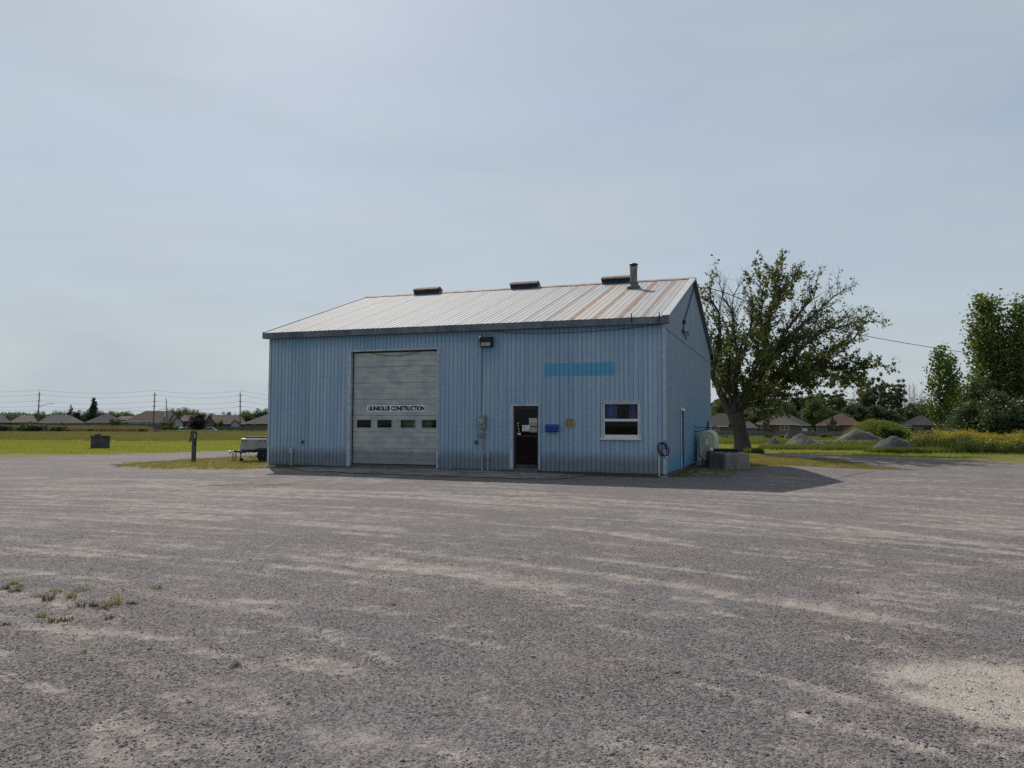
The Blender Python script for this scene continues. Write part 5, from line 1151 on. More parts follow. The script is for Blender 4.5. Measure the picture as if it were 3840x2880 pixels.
# garden trees on the right
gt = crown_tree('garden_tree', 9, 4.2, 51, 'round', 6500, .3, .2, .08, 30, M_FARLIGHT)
for px, Y, sx, sz, lb in ((2700, 235, 1.1, 1.2, 'leafy tree behind the shed corner and the grey house'), (2960, 240, 1.0, 1.15, 'green tree between the maple trunk and the brick house'), (3055, 236, 1.25, 1.35, 'dense green tree between brick house and brown-roofed house'), (2840, 245, 1.0, 1.0, 'green tree right behind the maple trunk')):
    plant_tree(gt, 'garden_tree', lb, spot(px, Y), px * .3, (sx, sx, sz), 'garden trees on the right')
sp_ = crown_tree('small_spruce', 4.2, 1.7, 52, 'cone', 3000, .2, .08, .04, 30, M_CONIFER)
plant_tree(sp_, 'spruce_tree', 'small dark spruce before the brown-roofed house on the right', spot(3122, 205), 0, (1.2, 1.2, 1.25))

# trees on the left skyline
rt = [crown_tree('skyline_a', 8, 4.0, 71, 'round', 5000, .3, .18, .1, 26, M_FARLEAF), crown_tree('skyline_b', 8, 4.4, 72, 'round', 5000, .3, .18, .1, 22, M_FARLIGHT)]
pur = crown_tree('purple_tree', 6, 2.7, 73, 'round', 6500, .22, .12, .12, 30, M_PURPLE)
con = crown_tree('conifer', 9, 2.6, 74, 'cone', 5000, .26, .12, .04, 40, M_CONIFER)
arb = crown_tree('columnar', 9.5, 2.4, 75, 'cone', 14000, .24, .12, .02, 90, M_CONIFER)
def by_px(meshes, H0, R0, name, label, px, top, Y, wpx, group=None, cat='tree'):
    z0 = spot(px, Y); tz = at(px, top, Y)[2]; return plant_tree(meshes, name, label, z0, px * .7, (1.3 * wpx * Y / F_PX / (2 * R0),) * 2 + ((tz - z0[2]) / H0,), group, cat)
by_px(arb, 9.5, 2.4, 'columnar_tree', 'tall dark columnar evergreen above the roofs on the left', 349, 1492, 245, 50)
by_px(con, 9, 2.6, 'conifer_tree', 'pointed spruce left of the tall columnar evergreen', 264, 1520, 250, 42)
by_px(pur, 6, 2.7, 'purple_tree', 'round purple-leaved tree standing before the parked cars', 744, 1547, 188, 74)
by_px(pur, 6, 2.7, 'purple_tree', 'dark reddish tree between spruce and columnar evergreen', 287, 1538, 255, 32)
by_px(pur, 6, 2.7, 'purple_tree', 'small reddish tree right of the columnar evergreen', 383, 1540, 262, 28)
for px, top, w_, k, lb in ((655, 1522, 62, 0, 'dark round tree behind the large brown roof'), (687, 1530, 50, 1, 'light green tree beside the dark one behind the large brown roof'), (850, 1536, 42, 0, 'small dark round tree over the middle roofs'), (935, 1530, 90, 0, 'wide dark tree beside the rightmost utility pole'), (985, 1522, 50, 0, 'dark tree touching the left corner of the shed'),
                        (150, 1543, 44, 1, 'round tree behind the leftmost utility pole'), (60, 1548, 70, 0, 'spreading tree before the leftmost roofs'), (15, 1546, 60, 0, 'tree at the left edge of the picture over a roof'), (212, 1543, 60, 1, 'pale green tree over the long grey roof'), (320, 1533, 38, 0, 'tree just left of the columnar evergreen'),
                        (418, 1534, 60, 0, 'dark tree behind the pointed dark roof'), (470, 1544, 44, 1, 'pale tree right of the pointed dark roof'), (735, 1538, 90, 1, 'hazy tree row piece behind the purple tree'), (795, 1543, 70, 0, 'low dark tree between the middle roofs')):
    by_px(rt[k], 8, 4.1, 'skyline_tree', lb, px, top, 262 if k else 255, w_, 'trees over the left roofs')
# far tree line closing the horizon
g_ = np.random.default_rng(81); n_ = 45000
def treeline(x0, x1, Y, zt, seed):
    g = np.random.default_rng(seed); x = g.uniform(x0, x1, n_); top = zt * (.55 + .7 * fbm(x / 14, x * 0 + 3, seed, 4)); z = hz(0, Y) + top * g.random(n_) ** .7
    return np.stack([x, Y + g.normal(size=n_) * 6, z], 1)
tl = link('treeline', leaf_mesh('treeline', np.concatenate([treeline(-480, 60, 420, 8, 3), treeline(60, 520, 420, 17, 9)]), .8, 4, None, 0.1, .9), M_FARLEAF); tag(tl, 'far low line of trees along the horizon', 'treeline', kind='stuff')
# ------------------------------------------------------------------ houses beyond the field
def shingle(name, c):
    t = NT(name); v = t.coord(); n = t.noise(v, 2.5, 4, .7); n2 = t.noise(t.map(v, (3, 3, 9)), 3, 3, .6)
    return t.done(t.mix(t.math('MULTIPLY_ADD', n2, .5, t.math('MULTIPLY', n, .5)), tuple(x * .7 for x in c), tuple(x * 1.35 for x in c)), .9, 0, .15)
R_GREY, R_BROWN, R_DARK, R_RED, R_TAN = shingle('roof_grey', (0.053, 0.051, 0.055)), shingle('roof_brown', (0.062, 0.046, 0.041)), shingle('roof_dark', (0.031, 0.031, 0.034)), shingle('roof_red', (0.081, 0.046, 0.038)), shingle('roof_tan', (0.087, 0.071, 0.062))
W_BRICK = mat('house_brick', (.12, .065, .052), .9, var=.25, scale=3, c2=(.15, .085, .068)); W_GREYB = mat('house_grey_brick', (.12, .11, .105), .9, var=.2, scale=3); W_PALE = mat('house_pale_siding', (.3, .33, .34), .7, var=.1); W_BEIGE = mat('house_beige', (.3, .25, .18), .8, var=.12); M_PANE = mat('house_pane', (.06, .075, .085), .12, var=.2, spec=.6)
def window_part(parent, x, z, w, h, y, frame_m=None):
    f = MB().box(x - w / 2 - .08, x + w / 2 + .08, y - .05, y, z - .08, z + h + .08).build('window', frame_m or M_WHITE, parent)
    MB().box(x - w / 2, x - .04, y - .07, y - .05, z, z + h).build('pane', M_PANE, f); MB().box(x + .04, x + w / 2, y - .07, y - .05, z, z + h).build('pane', M_PANE, f)
def hip_mesh(x0, x1, y0, y1, ze, zr, rl, rr, o=.45):
    ym = (y0 + y1) / 2; v = [(x0 - o, y0 - o, ze), (x1 + o, y0 - o, ze), (x1 + o, y1 + o, ze), (x0 - o, y1 + o, ze), (rl, ym, zr), (rr, ym, zr)]
    v += [(a, b, c - .14) for a, b, c in v[:4]]
    return MB().add(v, [(0, 1, 5, 4), (1, 2, 5), (2, 3, 4, 5), (3, 0, 4), (6, 7, 1, 0), (7, 8, 2, 1), (8, 9, 3, 2), (9, 6, 0, 3), (9, 8, 7, 6)])
def house(label, Y, el, er, eave_py, rl, rr, ridge_py, roof_m, wall_m, depth=11.0, windows=(), gables=(), extras=(), group=None, fascia=M_WHITE):
    """eave ends, ridge ends and their heights are read along sight lines at distance Y"""
    c = (el + er) / 2; base = spot(c, Y); ang = math.atan2(base[0], base[1]); R = math.hypot(base[0], base[1]); root = thing('house', label, 'house', base, -ang, group)
    def face(px, py, RR=R):      # a sight line met with the plane of the front wall, which faces the viewer
        d = ray(px, py); tt = RR / (d[0] * math.sin(ang) + d[1] * math.cos(ang)); return (d[0] * math.cos(ang) - d[1] * math.sin(ang)) * tt, CAM_H + d[2] * tt - base[2]
    X = lambda px: face(px, 1590)[0]; Zp = lambda py, px=c: face(px, py)[1]
    x0, x1, ze = X(el) + .45, X(er) - .45, Zp(eave_py); zr = face(c, ridge_py, R + depth / 2)[1]; sc = (R + depth / 2) / R
    MB().box(x0, x1, 0, depth, -.6, ze - .1).build('wall', wall_m, root)
    r_ = hip_mesh(x0, x1, 0, depth, ze, zr, X(rl) * sc, X(rr) * sc).build('roof', roof_m, root)
    MB().box(x0 - .46, x1 + .46, -.48, -.45, ze - .16, ze - .01).build('gutter', fascia, r_)
    for (px, py, w, h) in windows: window_part(root, X(px), Zp(py), w, h, -.002)
    for (gl, gr, gpk, gpy, gey, wm, fwd) in gables:      # a gable-ended wing towards the viewer
        a, b, z1, z2 = X(gl), X(gr), Zp(gey), Zp(gpy); m = X(gpk)
        MB().prism([(a + .3, -.6), (b - .3, -.6), (b - .3, z1), (m, z2 - .25), (a + .3, z1)], -fwd, depth / 2).build('wing_wall', wm, root)
        g2 = MB().add([(a - .15, -fwd - .3, z1 - .2), (m, -fwd - .3, z2), (b + .15, -fwd - .3, z1 - .2), (a - .15, depth / 2, z1 - .2), (m, depth / 2, z2), (b + .15, depth / 2, z1 - .2), (a + .1, -fwd - .3, z1 - .3), (m, -fwd - .3, z2 - .2), (b - .1, -fwd - .3, z1 - .3), (a + .1, depth / 2, z1 - .3), (m, depth / 2, z2 - .2), (b - .1, depth / 2, z1 - .3)],
                      [(0, 1, 4, 3), (1, 2, 5, 4), (6, 9, 10, 7), (7, 10, 11, 8), (0, 6, 7, 1), (1, 7, 8, 2), (0, 3, 9, 6), (2, 8, 11, 5)]).build('wing_roof', roof_m, root)
    for (kind, px0, px1, py0, py1, m_) in extras:
        if kind == 'flue': MB().box(X(px0), X(px1), depth * .2, depth * .2 + .3, Zp(py1), Zp(py0)).build('flue', m_, root)
        if kind == 'door': MB().box(X(px0), X(px1), -.03, -.003, Zp(py1), Zp(py0)).build('garage_door', m_, root)
        if kind == 'hipwing':
            e = hip_mesh(X(px0) + .45, X(px1) - .45, -2.2, depth * .6, Zp(py1), Zp(py0), X(px0 + (px1 - px0) * .5) - .3, X(px0 + (px1 - px0) * .5) + .3).build('wing_roof', roof_m, root)
            MB().box(X(px0) + .5, X(px1) - .5, -2.2, depth * .5, -.6, Zp(py1) - .1).build('wing_wall', m_, root)
    return root
HG = 'houses beyond the field'
house('tan hipped roof of the house behind the bushes far left', 222, 36, 142, 1582, 79, 122, 1557, R_TAN, W_GREYB, group=HG)
house('grey roof at the very left edge behind a spreading tree', 226, -70, 40, 1582, -30, 10, 1554, R_GREY, W_GREYB, group=HG)
house('long grey hipped roof behind the leftmost utility pole', 218, 138, 316, 1584, 190, 262, 1556, R_GREY, W_GREYB, extras=[('hipwing', 240, 318, 1567, 1586, W_GREYB)], group=HG)
house('pointed dark hipped roof with pale eave line right of the columnar evergreen', 214, 321, 468, 1582, 392, 410, 1552, R_DARK, W_GREYB, group=HG)
house('brown roof showing behind the shrub right of the pointed dark roof', 245, 428, 520, 1572, 455, 495, 1560, R_BROWN, W_GREYB, group=HG)
house('large brown roofed house with pale blue front gables and brick end', 212, 461, 662, 1581, 545, 640, 1541, R_BROWN, W_BRICK, windows=[(497, 1588, 1.6, .7), (519, 1588, .8, .7), (548, 1588, 1.9, .7), (566, 1588, .8, .7), (588, 1588, 1.0, .7)],
      gables=[(634, 676, 653, 1546, 1572, W_PALE, 1.0), (640, 690, 664, 1562, 1586, W_PALE, 3.0)], extras=[('flue', 616, 620, 1543, 1572, M_WHITE)], group=HG)
house('brown house with low gable partly hidden by the purple tree', 216, 668, 800, 1578, 690, 770, 1557, R_BROWN, W_GREYB, gables=[(692, 732, 712, 1574, 1590, W_GREYB, 2.5), (762, 808, 782, 1558, 1586, W_GREYB, 3.0)], extras=[('flue', 708, 712, 1565, 1574, M_WHITE), ('door', 775, 795, 1594, 1622, W_PALE)], group=HG)
house('brown roofed house with blue-grey gable left of the rightmost utility pole', 218, 780, 925, 1588, 800, 900, 1556, R_BROWN, W_GREYB, gables=[(862, 906, 880, 1573, 1591, W_PALE, 1.5)], extras=[('flue', 795, 799, 1557, 1574, M_WHITE)], group=HG)
house('dark brick house with grey hipped roof cut off by the shed corner', 205, 914, 1110, 1586, 1000, 1030, 1554, R_GREY, W_BRICK, windows=[(953, 1590, 1.0, .5)], group=HG)
house('grey roofed house between shed corner and maple trunk', 205, 2620, 2832, 1598, 2690, 2720, 1550, R_GREY, W_BRICK, windows=[(2682, 1613, 1.9, 1.2)], extras=[('hipwing', 2770, 2845, 1580, 1605, W_GREYB)], group=HG)
house('brick house with brown hipped roof seen right of the maple trunk', 208, 2826, 2996, 1590, 2905, 2916, 1552, R_TAN, W_BRICK, windows=[(2868, 1608, 1.8, 1.1), (2942, 1612, 2.0, 1.4)], group=HG)
house('grey hipped roof rising behind the brick house', 222, 2900, 3042, 1593, 2950, 2955, 1550, R_GREY, W_GREYB, extras=[('door', 3008, 3028, 1606, 1622, M_WHITE)], group=HG)
house('house with reddish brown hipped roof behind the small spruce', 210, 3058, 3236, 1593, 3146, 3160, 1551, R_RED, W_GREYB, extras=[('hipwing', 3150, 3232, 1565, 1594, W_BRICK)], group=HG)
house('dark grey hipped roof house left of the poplars', 205, 3358, 3540, 1601, 3445, 3462, 1558, R_DARK, W_GREYB, windows=[(3405, 1612, 1.2, 1.2)], extras=[('hipwing', 3420, 3506, 1568, 1594, W_GREYB), ('hipwing', 3462, 3545, 1580, 1604, W_GREYB)], group=HG)
house('small beige house peeping out beside the poplars', 190, 3500, 3560, 1592, 3525, 3540, 1583, R_TAN, W_BEIGE, 8, group=HG)

# fences
M_FENCE = mat('fence_grey', (.085, .085, .09), .9, var=.25, scale=1.5, c2=(.12, .118, .12))
fb = MB()
for k in range(16): fb.box(-1.2 + k * .15, -1.2 + k * .15 + .142, -.012 - .006 * (k % 2), .01, -.6, 1.75 + .02 * (k % 3))
fb.box(-1.2, 1.2, .011, .05, .3, .4).box(-1.2, 1.2, .011, .05, 1.3, 1.4); fpanel = fb.mesh('fence_panel'); fpanel.materials.append(M_FENCE)
fpost = MB().box(-.06, .06, -.05, .07, -.6, 1.9).mesh('fence_post'); fpost.materials.append(M_FENCE)
def fence(label, px0, px1, Y, top_py):
    a, b = spot(px0, Y), spot(px1, Y); z = at((px0 + px1) / 2, top_py, Y)[2] - 1.8; root = thing('board_fence', label, 'fence', (a[0], Y, z)); n = int((b[0] - a[0]) / 2.4)
    for k in range(n + 1):
        link('fence_post', fpost, None, root, (k * 2.4, 0, 0))
        if k < n: link('fence_panel', fpanel, None, root, (k * 2.4 + 1.2, 0, 0))
fence('grey board fence before the brick end of the large brown house', 455, 640, 196, 1589); fence('grey board fence left of the shed corner before the houses', 798, 1040, 190, 1600); fence('low grey fence behind the tall grass on the left', 160, 410, 205, 1586); fence('grey board fence behind the gravel piles and the maple', 2600, 3215, 188, 1616)

# utility poles
M_POLE = mat('utility_pole', (.075, .068, .075), .85, var=.2, streak=(4, 4, .3), c2=(.11, .1, .1)); M_STEEL = mat('lamp_steel', (.25, .26, .27), .5, .4)
PY = 186.0
def upole(label, px, base_py, top_px, top_py, lamp=False, arms=True, Y=PY, m=M_POLE, r=.16):
    b = spot(px, Y); root = thing('utility_pole', label, 'utility pole', b, 0, 'utility poles'); tp = at(top_px, top_py, Y) - np.array(b); tops = []
    MB().tube([(0, 0, -.5), tuple(tp)], [r, r * .65], 10).build('pole', m, root, True); dirv = tp / np.linalg.norm(tp)
    if arms:
        MB().tube([tuple(tp), tuple(tp + np.array([.05, 0, .5]))], .03, 6).build('top_pin', M_STEEL, root); tops.append(tp + np.array([.05, 0, .55]))
        for fr_, ln in ((.93, .45), (.78, .35), (.66, .3)):
            c_ = tp * fr_
            for s_ in (-1, 1): MB().tube([tuple(c_), tuple(c_ + np.array([s_ * ln, -.05, .08]))], [.05, .05], 6).tube([tuple(c_ + np.array([s_ * ln, -.05, .0])), tuple(c_ + np.array([s_ * ln, -.05, .18]))], .07, 6).build('insulator', M_STEEL, root)
            tops.append(c_ + np.array([ln, -.05, .15]))
    if lamp:
        c_ = tp * lamp; MB().tube([tuple(c_), tuple(c_ + np.array([1.2, 0, .75])), tuple(c_ + np.array([2.0, 0, 1.0])), tuple(c_ + np.array([2.9, 0, 1.02]))], .05, 6).build('lamp_arm', M_STEEL, root)
        MB().box(c_[0] + 2.7, c_[0] + 3.4, -.15, .15, c_[2] + .96, c_[2] + 1.1, .03).build('lamp_head', M_STEEL, root)
    return [q + np.array(b) for q in tops]
tA = upole('leaning utility pole with street lamp standing in the bushes far left', 141, 1620, 148, 1471, .62); tB = upole('utility pole with street lamp before the large brown roof', 574, 1618, 581, 1472, .5); tC = upole('rightmost utility pole beside the wide dark tree', 901, 1612, 901, 1473)
upole('short leaning pole without wires in front of the shrub', 630, 1620, 623, 1495, False, False, 180, r=.13)
upole('thin pale lamp post between the brick house and the dense tree', 3007, 1590, 3007, 1521, False, False, 210, M_STEEL, .09)
upole('far street lamp post peeking over the long grey roof', 242, 1560, 242, 1538, .9, False, 300, M_STEEL, .1)
tL = [q + np.array([-38, 0, .1]) for q in tA]; tR = [np.array([at(1030, y_, PY - 25)[0] + 22, PY - 30, at(1030, y_, PY - 25)[2] - .8]) for y_ in (1498, 1512, 1525, 1537)]
for i, lb in enumerate(('topmost overhead wire strung between the utility poles', 'second overhead wire from the top between the utility poles', 'third overhead wire from the top between the utility poles', 'lowest overhead wire strung between the utility poles')):
    pts = []
    for a_, b_ in zip((tL[i], tA[i], tB[i], tC[i]), (tA[i], tB[i], tC[i], tR[i])):
        for k in range(13): t_ = k / 12; pts.append(a_ * (1 - t_) + b_ * t_ - np.array([0, 0, 1]) * (.75 * 4 * t_ * (1 - t_)))
    tag(MB().tube(pts, .018, 4).build('overhead_wire', M_DARKMETAL), lb, 'wire', 'overhead wires')
for i, (y0, y1) in enumerate(((1532, 1548), (1538, 1552))):
    pts = [at(-300 + 150 * k, y0 + (y1 - y0) * k / 10 + 3 * math.sin(k), 270) for k in range(9)]; tag(MB().tube(pts, .02, 4).build('overhead_wire', M_DARKMETAL), ('higher' if i == 0 else 'lower') + ' faint far wire crossing behind the leftmost utility pole', 'wire', 'overhead wires')
# service wire from the shed gable to the poplars
w0 = bp(.05, 7.2, 6.9); w1 = at(3290, 1268, 50); w2 = at(3600, 1319, 59); w3 = at(3700, 1327, 62); w4 = at(3960, 1338, 70)
ln = smooth_line([w0, at(2700, 1092, 33.5), at(2900, 1165, 38.5), at(3100, 1222, 44), w1, w2, w3, w4], .5); tag(MB().tube(ln, .02, 5).build('service_wire', M_BLACK), 'twisted black service wire running from the shed gable to the poplars', 'wire')

# parked cars
def car(label, px, Y, paint, rz, L=4.4, H=1.5):
    b = spot(px, Y); root = thing('parked_car', label, 'car', (b[0], Y, b[2]), rz, 'parked cars')
    MB().prism([(-L / 2, .35), (-L / 2 + .1, .75), (-L * .28, .9), (L * .45, .95), (L / 2, .8), (L / 2, .35)], -.85, .85).build('body', paint, root)
    MB().prism([(-L * .26, .9), (-L * .1, H - .05), (0, H), (L * .3, H), (L * .42, .95)], -.74, .74).build('cabin', M_PANE, root); MB().prism([(-L * .1, H - .06), (0, H + .01), (L * .3, H + .01), (L * .33, H - .06)], -.76, .76).build('roof', paint, root)
    for x in (-L * .31, L * .31):
        for y in (-.8, .8):
            wh = empty('wheel', (x, y, .33), parent=root); MB().lathe([(.2, -.1), (.33, -.1), (.33, .1), (.2, .1)], 16, axis='y').build('tyre', M_BLACK, wh, True); MB().lathe([(.05, -.09), (.2, -.11), (.2, .05), (.05, .05)], 12, axis='y').build('rim', M_STEEL, wh, True)
    for y in (-.6, .6): MB().box(-L / 2 - .02, -L / 2 + .08, y - .15, y + .15, .62, .75).build('headlight', M_WHITE, root)
P_WHITE, P_DARK, P_SILVER = mat('car_white', (.7, .71, .72), .25, var=.05, spec=.6), mat('car_dark', (.03, .03, .04), .25, var=.1, spec=.6), mat('car_silver', (.4, .45, .47), .2, .5, var=.05, spec=.6)
car('white car parked left of the purple tree', 678, 176, P_WHITE, 1.2); car('dark car parked beside the white one by the purple tree', 697, 182, P_DARK, 1.25); car('pale silver car parked right of the purple tree', 776, 172, P_SILVER, .25, 4.3, 1.4)

# ------------------------------------------------------------------ gravel piles
def pile(label, px, py, wpx, hpx, m, seed, skew=0.0, dpt=.8):
    b = gp(px, py); Y = b[1]; w = wpx * Y / F_PX; h = 1.12 * hpx * Y / F_PX; g = np.random.default_rng(seed); n = 40; a = np.linspace(-1.3, 1.3, n); AX, AY = np.meshgrid(a, a); r_ = np.hypot(AX - skew * (1 - np.abs(AX)), AY)
    z = h * np.maximum(0, 1 - r_ ** 1.15) * (1 + .55 * (fbm(AX * 2.4 + seed, AY * 2.4, seed, 4) - .5)) + .1 * h * (fbm(AX * 9, AY * 9, seed, 3) - .5) - .08
    x = AX * w / 2 * 1.02; y = AY * w / 2 * dpt; i = np.arange((n - 1) * (n - 1)); q = i // (n - 1) * n + i % (n - 1); Q_ = np.stack([q, q + 1, q + n + 1, q + n], 1)
    o = link('gravel_pile', np_mesh('gravel_pile', np.stack([x.ravel(), y.ravel(), z.ravel()], 1), Q_, {'dust': np.full(n * n, .25)}, smooth=True), m); yy = Y + w * .3; o.location = (b[0] * yy / Y, yy, hz(b[0], yy)); return tag(o, label, 'gravel pile', 'gravel piles')
def pile_mat(name, c, c2):
    t = NT(name); v = t.pos(); n = t.noise(v, 11, 5, .75); n2 = t.noise(v, 1.4, 4, .6); t.bump(n, .9, .05); return t.done(t.mix(t.rng(t.math('MULTIPLY_ADD', n2, .6, t.math('MULTIPLY', n, .4)), .35, .65), c, c2), .95, 0, .15)
M_PILEB, M_PILET = pile_mat('pile_blue_grey', (.06, .063, .073), (.105, .105, .115)), pile_mat('pile_tan', (.085, .073, .065), (.16, .138, .122))
pile('low blue-grey gravel pile right of the maple trunk', 2898, 1670, 92, 30, M_PILEB, 1, .2); pile('small tan gravel pile peeping behind the blue-grey one', 2955, 1652, 52, 34, M_PILET, 2); pile('pointed tan gravel pile right of the blue-grey one', 3022, 1672, 175, 48, M_PILET, 3, -.25)
pile('largest tan gravel pile in front of the green mound', 3235, 1663, 250, 58, M_PILET, 4, -.2, .6); pile('smooth grey gravel pile nearest the lane left of the yellow flowers', 3345, 1692, 185, 58, M_PILEB, 5, .1)
# overgrown mound behind the largest pile
mc = gp(3300, 1652); my = mc[1] + 3.5; mx = gp(3292, 1652)[0] * my / mc[1]
g = np.random.default_rng(17); n = 6500; a = g.random(n) * 6.283; r_ = np.sqrt(g.random(n)); xx = mx + 3.8 * r_ * np.cos(a); yy = my + 2.6 * r_ * np.sin(a)
mz = lambda x, y: hz(mx, my) + 1.95 * (.8 + .4 * fbm(x * .6, y * .6, 23, 3)) * np.maximum(0, 1 - (((x - mx - .1) / 3.9) ** 2 + ((y - my) / 2.8) ** 2)) ** .75
AX, AY, Q_ = grid(np.linspace(mx - 5, mx + 5, 36), np.linspace(my - 3, my + 3, 26)); mo = link('earth_mound', np_mesh('earth_mound', np.stack([AX, AY, mz(AX, AY) - .1], 1), Q_, smooth=True), M_FIELD); tag(mo, 'earth mound overgrown with weeds behind the largest gravel pile', 'mound')
M_MOUND = leaf_mat('mound_grass', (.065, .105, .022), (.15, .185, .045), .4)
bl = blades('mound_weeds', np.stack([xx, yy, mz(xx, yy) - .1], 1), .25 + 1.0 * fbm(xx * .9, yy * .9, 19, 3) ** 1.5, M_MOUND, None, 18, 7, .02, .25, None, .6); bl.parent = mo; bl['kind'] = 'stuff'
lv = np.stack([xx, yy, mz(xx, yy) + .55 * g.random(n) * fbm(xx * 1.4, yy * 1.4, 20, 3)], 1); lv = np.repeat(lv, 4, 0) + g.normal(size=(4 * n, 3)) * .14
bl2 = link('mound_leaves', leaf_mesh('mound_leaves', lv, .09, 19, fbm(lv[:, 0] * 1.3, lv[:, 2] * 1.3 + lv[:, 1], 21, 3), .0, .6), M_MOUND, mo); bl2['kind'] = 'stuff'
bs = crown_tree('mound_bush', 1.6, 1.2, 33, 'round', 3500, .14, .04, .0, 16, M_WEED)
q = gp(3372, 1655); plant_tree(bs, 'mound_bush', 'dark round bush on the right slope of the green mound', (q[0], q[1] + 2, hz(q[0], q[1]) + .05), 0, (1.25, 1.1, 1.15), None, 'bush')

# ------------------------------------------------------------------ field vegetation
zone = lambda x, y, g: (~is_gravel(x, y)) & (np.abs(x) < .72 * y + 3)
blades('mown_grass', scatter(52000, -52, -3, 39, 72, 201, zone), .085, M_GRASS, 'short mown grass of the left field', 202, 4, .014, .1, tonef=lambda x, y: fbm(x / 2.5, y / 2.5, 66, 3) + .35 * sstep(46, 40, y))
blades('mown_grass', scatter(36000, 7, 52, 40, 66, 203, zone), .085, M_GRASS, 'short mown grass on the right beyond the lane', 204, 4, .014, .1, tonef=lambda x, y: fbm(x / 3, y / 2, 67, 3) + .25)
blades('island_grass', scatter(9000, -20, -5, 26.5, 42, 205, lambda x, y, g: in_poly(*warp(x, y, 1.0, .8), ISLAND_LEFT) & (fbm(x * .9, y * .9, 74, 3) + .25 * g.random(len(x)) > .42)), .11, M_ISLAND, 'rough grass patch under the post and the trailer', 206, 6, .01, .09, tonef=lambda x, y: .6 + .5 * fbm(x, y, 68, 3))
blades('island_grass', scatter(26000, 4, 18, 23.5, 47, 207, lambda x, y, g: in_poly(*warp(x, y, .9, 1.0), ISLAND_RIGHT) & (fbm(x * 1.1, y * 1.1, 72, 3) + .3 * g.random(len(x)) > .48)), .09, M_ISLAND, 'thin grass around the blocks and the maple', 208, 6, .009, .09, tonef=lambda x, y: .4 + .6 * fbm(x, y, 69, 3))
blades('dry_tall_grass', scatter(30000, -98, 0, 70, 130, 209, zone), .32, M_DRYGRASS, 'taller drying grass on the far half of the left field', 210, 5, .03, .3, tonef=lambda x, y: fbm(x / 5, y / 7, 70, 3))
M_TALL = leaf_mat('tall_grass_blades', (.1, .1, .045), (.2, .17, .095), .25)
blades('tall_grass', scatter(20000, -118, -60, 131, 160, 211, lambda x, y, g: x < -.485 * y + 4 * g.random(len(x))), 1.35, M_TALL, 'belt of tall pale grass before the left houses', 212, 6, .05, .4, lean=.3, tonef=lambda x, y: fbm(x / 6, y / 6, 71, 3))
M_RWEED = leaf_mat('rank_weeds', (.05, .085, .02), (.13, .16, .04), .35)
blades('rank_weeds', scatter(26000, 17, 62, 66, 175, 213, lambda x, y, g: (x < .5 * y + 6) & (x > .24 * y - 3)), .6, M_RWEED, 'rank green weeds between the gravel piles and the fence', 214, 6, .035, .3, lean=.5, tonef=lambda x, y: fbm(x / 4, y / 6, 73, 3))
gz = lambda px, py, dx, dy, n, seed: scatter(n, gp(px, py)[0] - dx, gp(px, py)[0] + dx, gp(px, py)[1] - dy, gp(px, py)[1] + dy, seed)
blades('pile_weeds', np.concatenate([gz(3100, 1682, 4.2, 1.6, 2200, 215), gz(3240, 1684, 3.4, 1.6, 2200, 216), gz(2990, 1680, 1.6, 1.0, 700, 217), gz(3400, 1697, 2.2, .6, 1100, 218)]), .42, M_RWEED, 'weeds growing round the feet of the gravel piles', 219, 6, .018, .18)
# white flower heads among the weeds
g = np.random.default_rng(220); fp = np.concatenate([gz(3240, 1680, 3.6, 1.8, 110, 221), gz(3110, 1676, 2.5, 1.5, 60, 222), gz(3420, 1680, 1.8, 1.6, 90, 223), gz(3620, 1690, 5, 1.2, 40, 224)]); fp[:, 2] += .45 + .15 * g.random(len(fp))
mb = MB()
for p_ in fp: s_ = g.uniform(.02, .045); mb.lathe([(s_ * .4, -.01), (s_, 0), (s_ * .6, .02)], 6, tuple(p_))
tag(mb.build('white_wildflowers', mat('white_petals', (.42, .45, .38), .8, bump=0)), 'white wildflower heads among the weeds by the gravel piles', 'wildflowers', kind='stuff')
# goldenrod
M_GOLDL = leaf_mat('goldenrod_leaves', (.03, .055, .014), (.075, .11, .025), .35); M_GOLDF = leaf_mat('goldenrod_flowers', (.2, .17, .014), (.4, .32, .026), .3)
gr = lambda x, y, g: (x > gp(3440, 1690)[0] + 1.6 * (fbm(y, x * 0, 3, 2) - .5)) & (y > 44.2 - .12 * (x - 24) + .8 * fbm(x, y * 0, 75, 3)) & (y < 52)
gpz = scatter(11000, 22, 46, 39, 52, 225, gr); gh = .3 + 1.15 * fbm(gpz[:, 0] / 1.6, gpz[:, 1] / 1.3, 76, 4) + .25 * sstep(44, 47, gpz[:, 1])
gd_ = blades('goldenrod', gpz, gh, M_GOLDL, 'bank of yellow flowering goldenrod beside the lane on the right', 226, 10, .026, .2, lean=.5, hvar=.75); gd_['category'] = 'goldenrod'
gl = np.repeat(gpz, 7, 0); gl = gl + g.normal(size=gl.shape) * np.array([.12, .12, .03]); gl[:, 2] += np.repeat(gh, 7) * (.1 + .8 * g.random(len(gl)))
gl2 = link('goldenrod_foliage', leaf_mesh('goldenrod_foliage', gl, .11, 8, fbm(gl[:, 0] * .9, gl[:, 2] * 1.5 + gl[:, 1] * .7, 79, 3), .1, .45), M_GOLDL, gd_); gl2['kind'] = 'stuff'
sel = (fbm(gpz[:, 0] / 2, gpz[:, 1] / 2, 77, 3) > .45) & (gh > .7); fz = gpz[sel]; fh = gh[sel]; N = 9; g = np.random.default_rng(227)
F_ = np.repeat(fz, N, 0) + g.normal(size=(len(fz) * N, 3)) * np.array([.09, .09, .1]); F_[:, 2] += np.repeat(fh, N) * .88
fl_ = link('flower_heads', leaf_mesh('flower_heads', F_, .05, 5, None, .0, .9), M_GOLDF, gd_); fl_['kind'] = 'stuff'
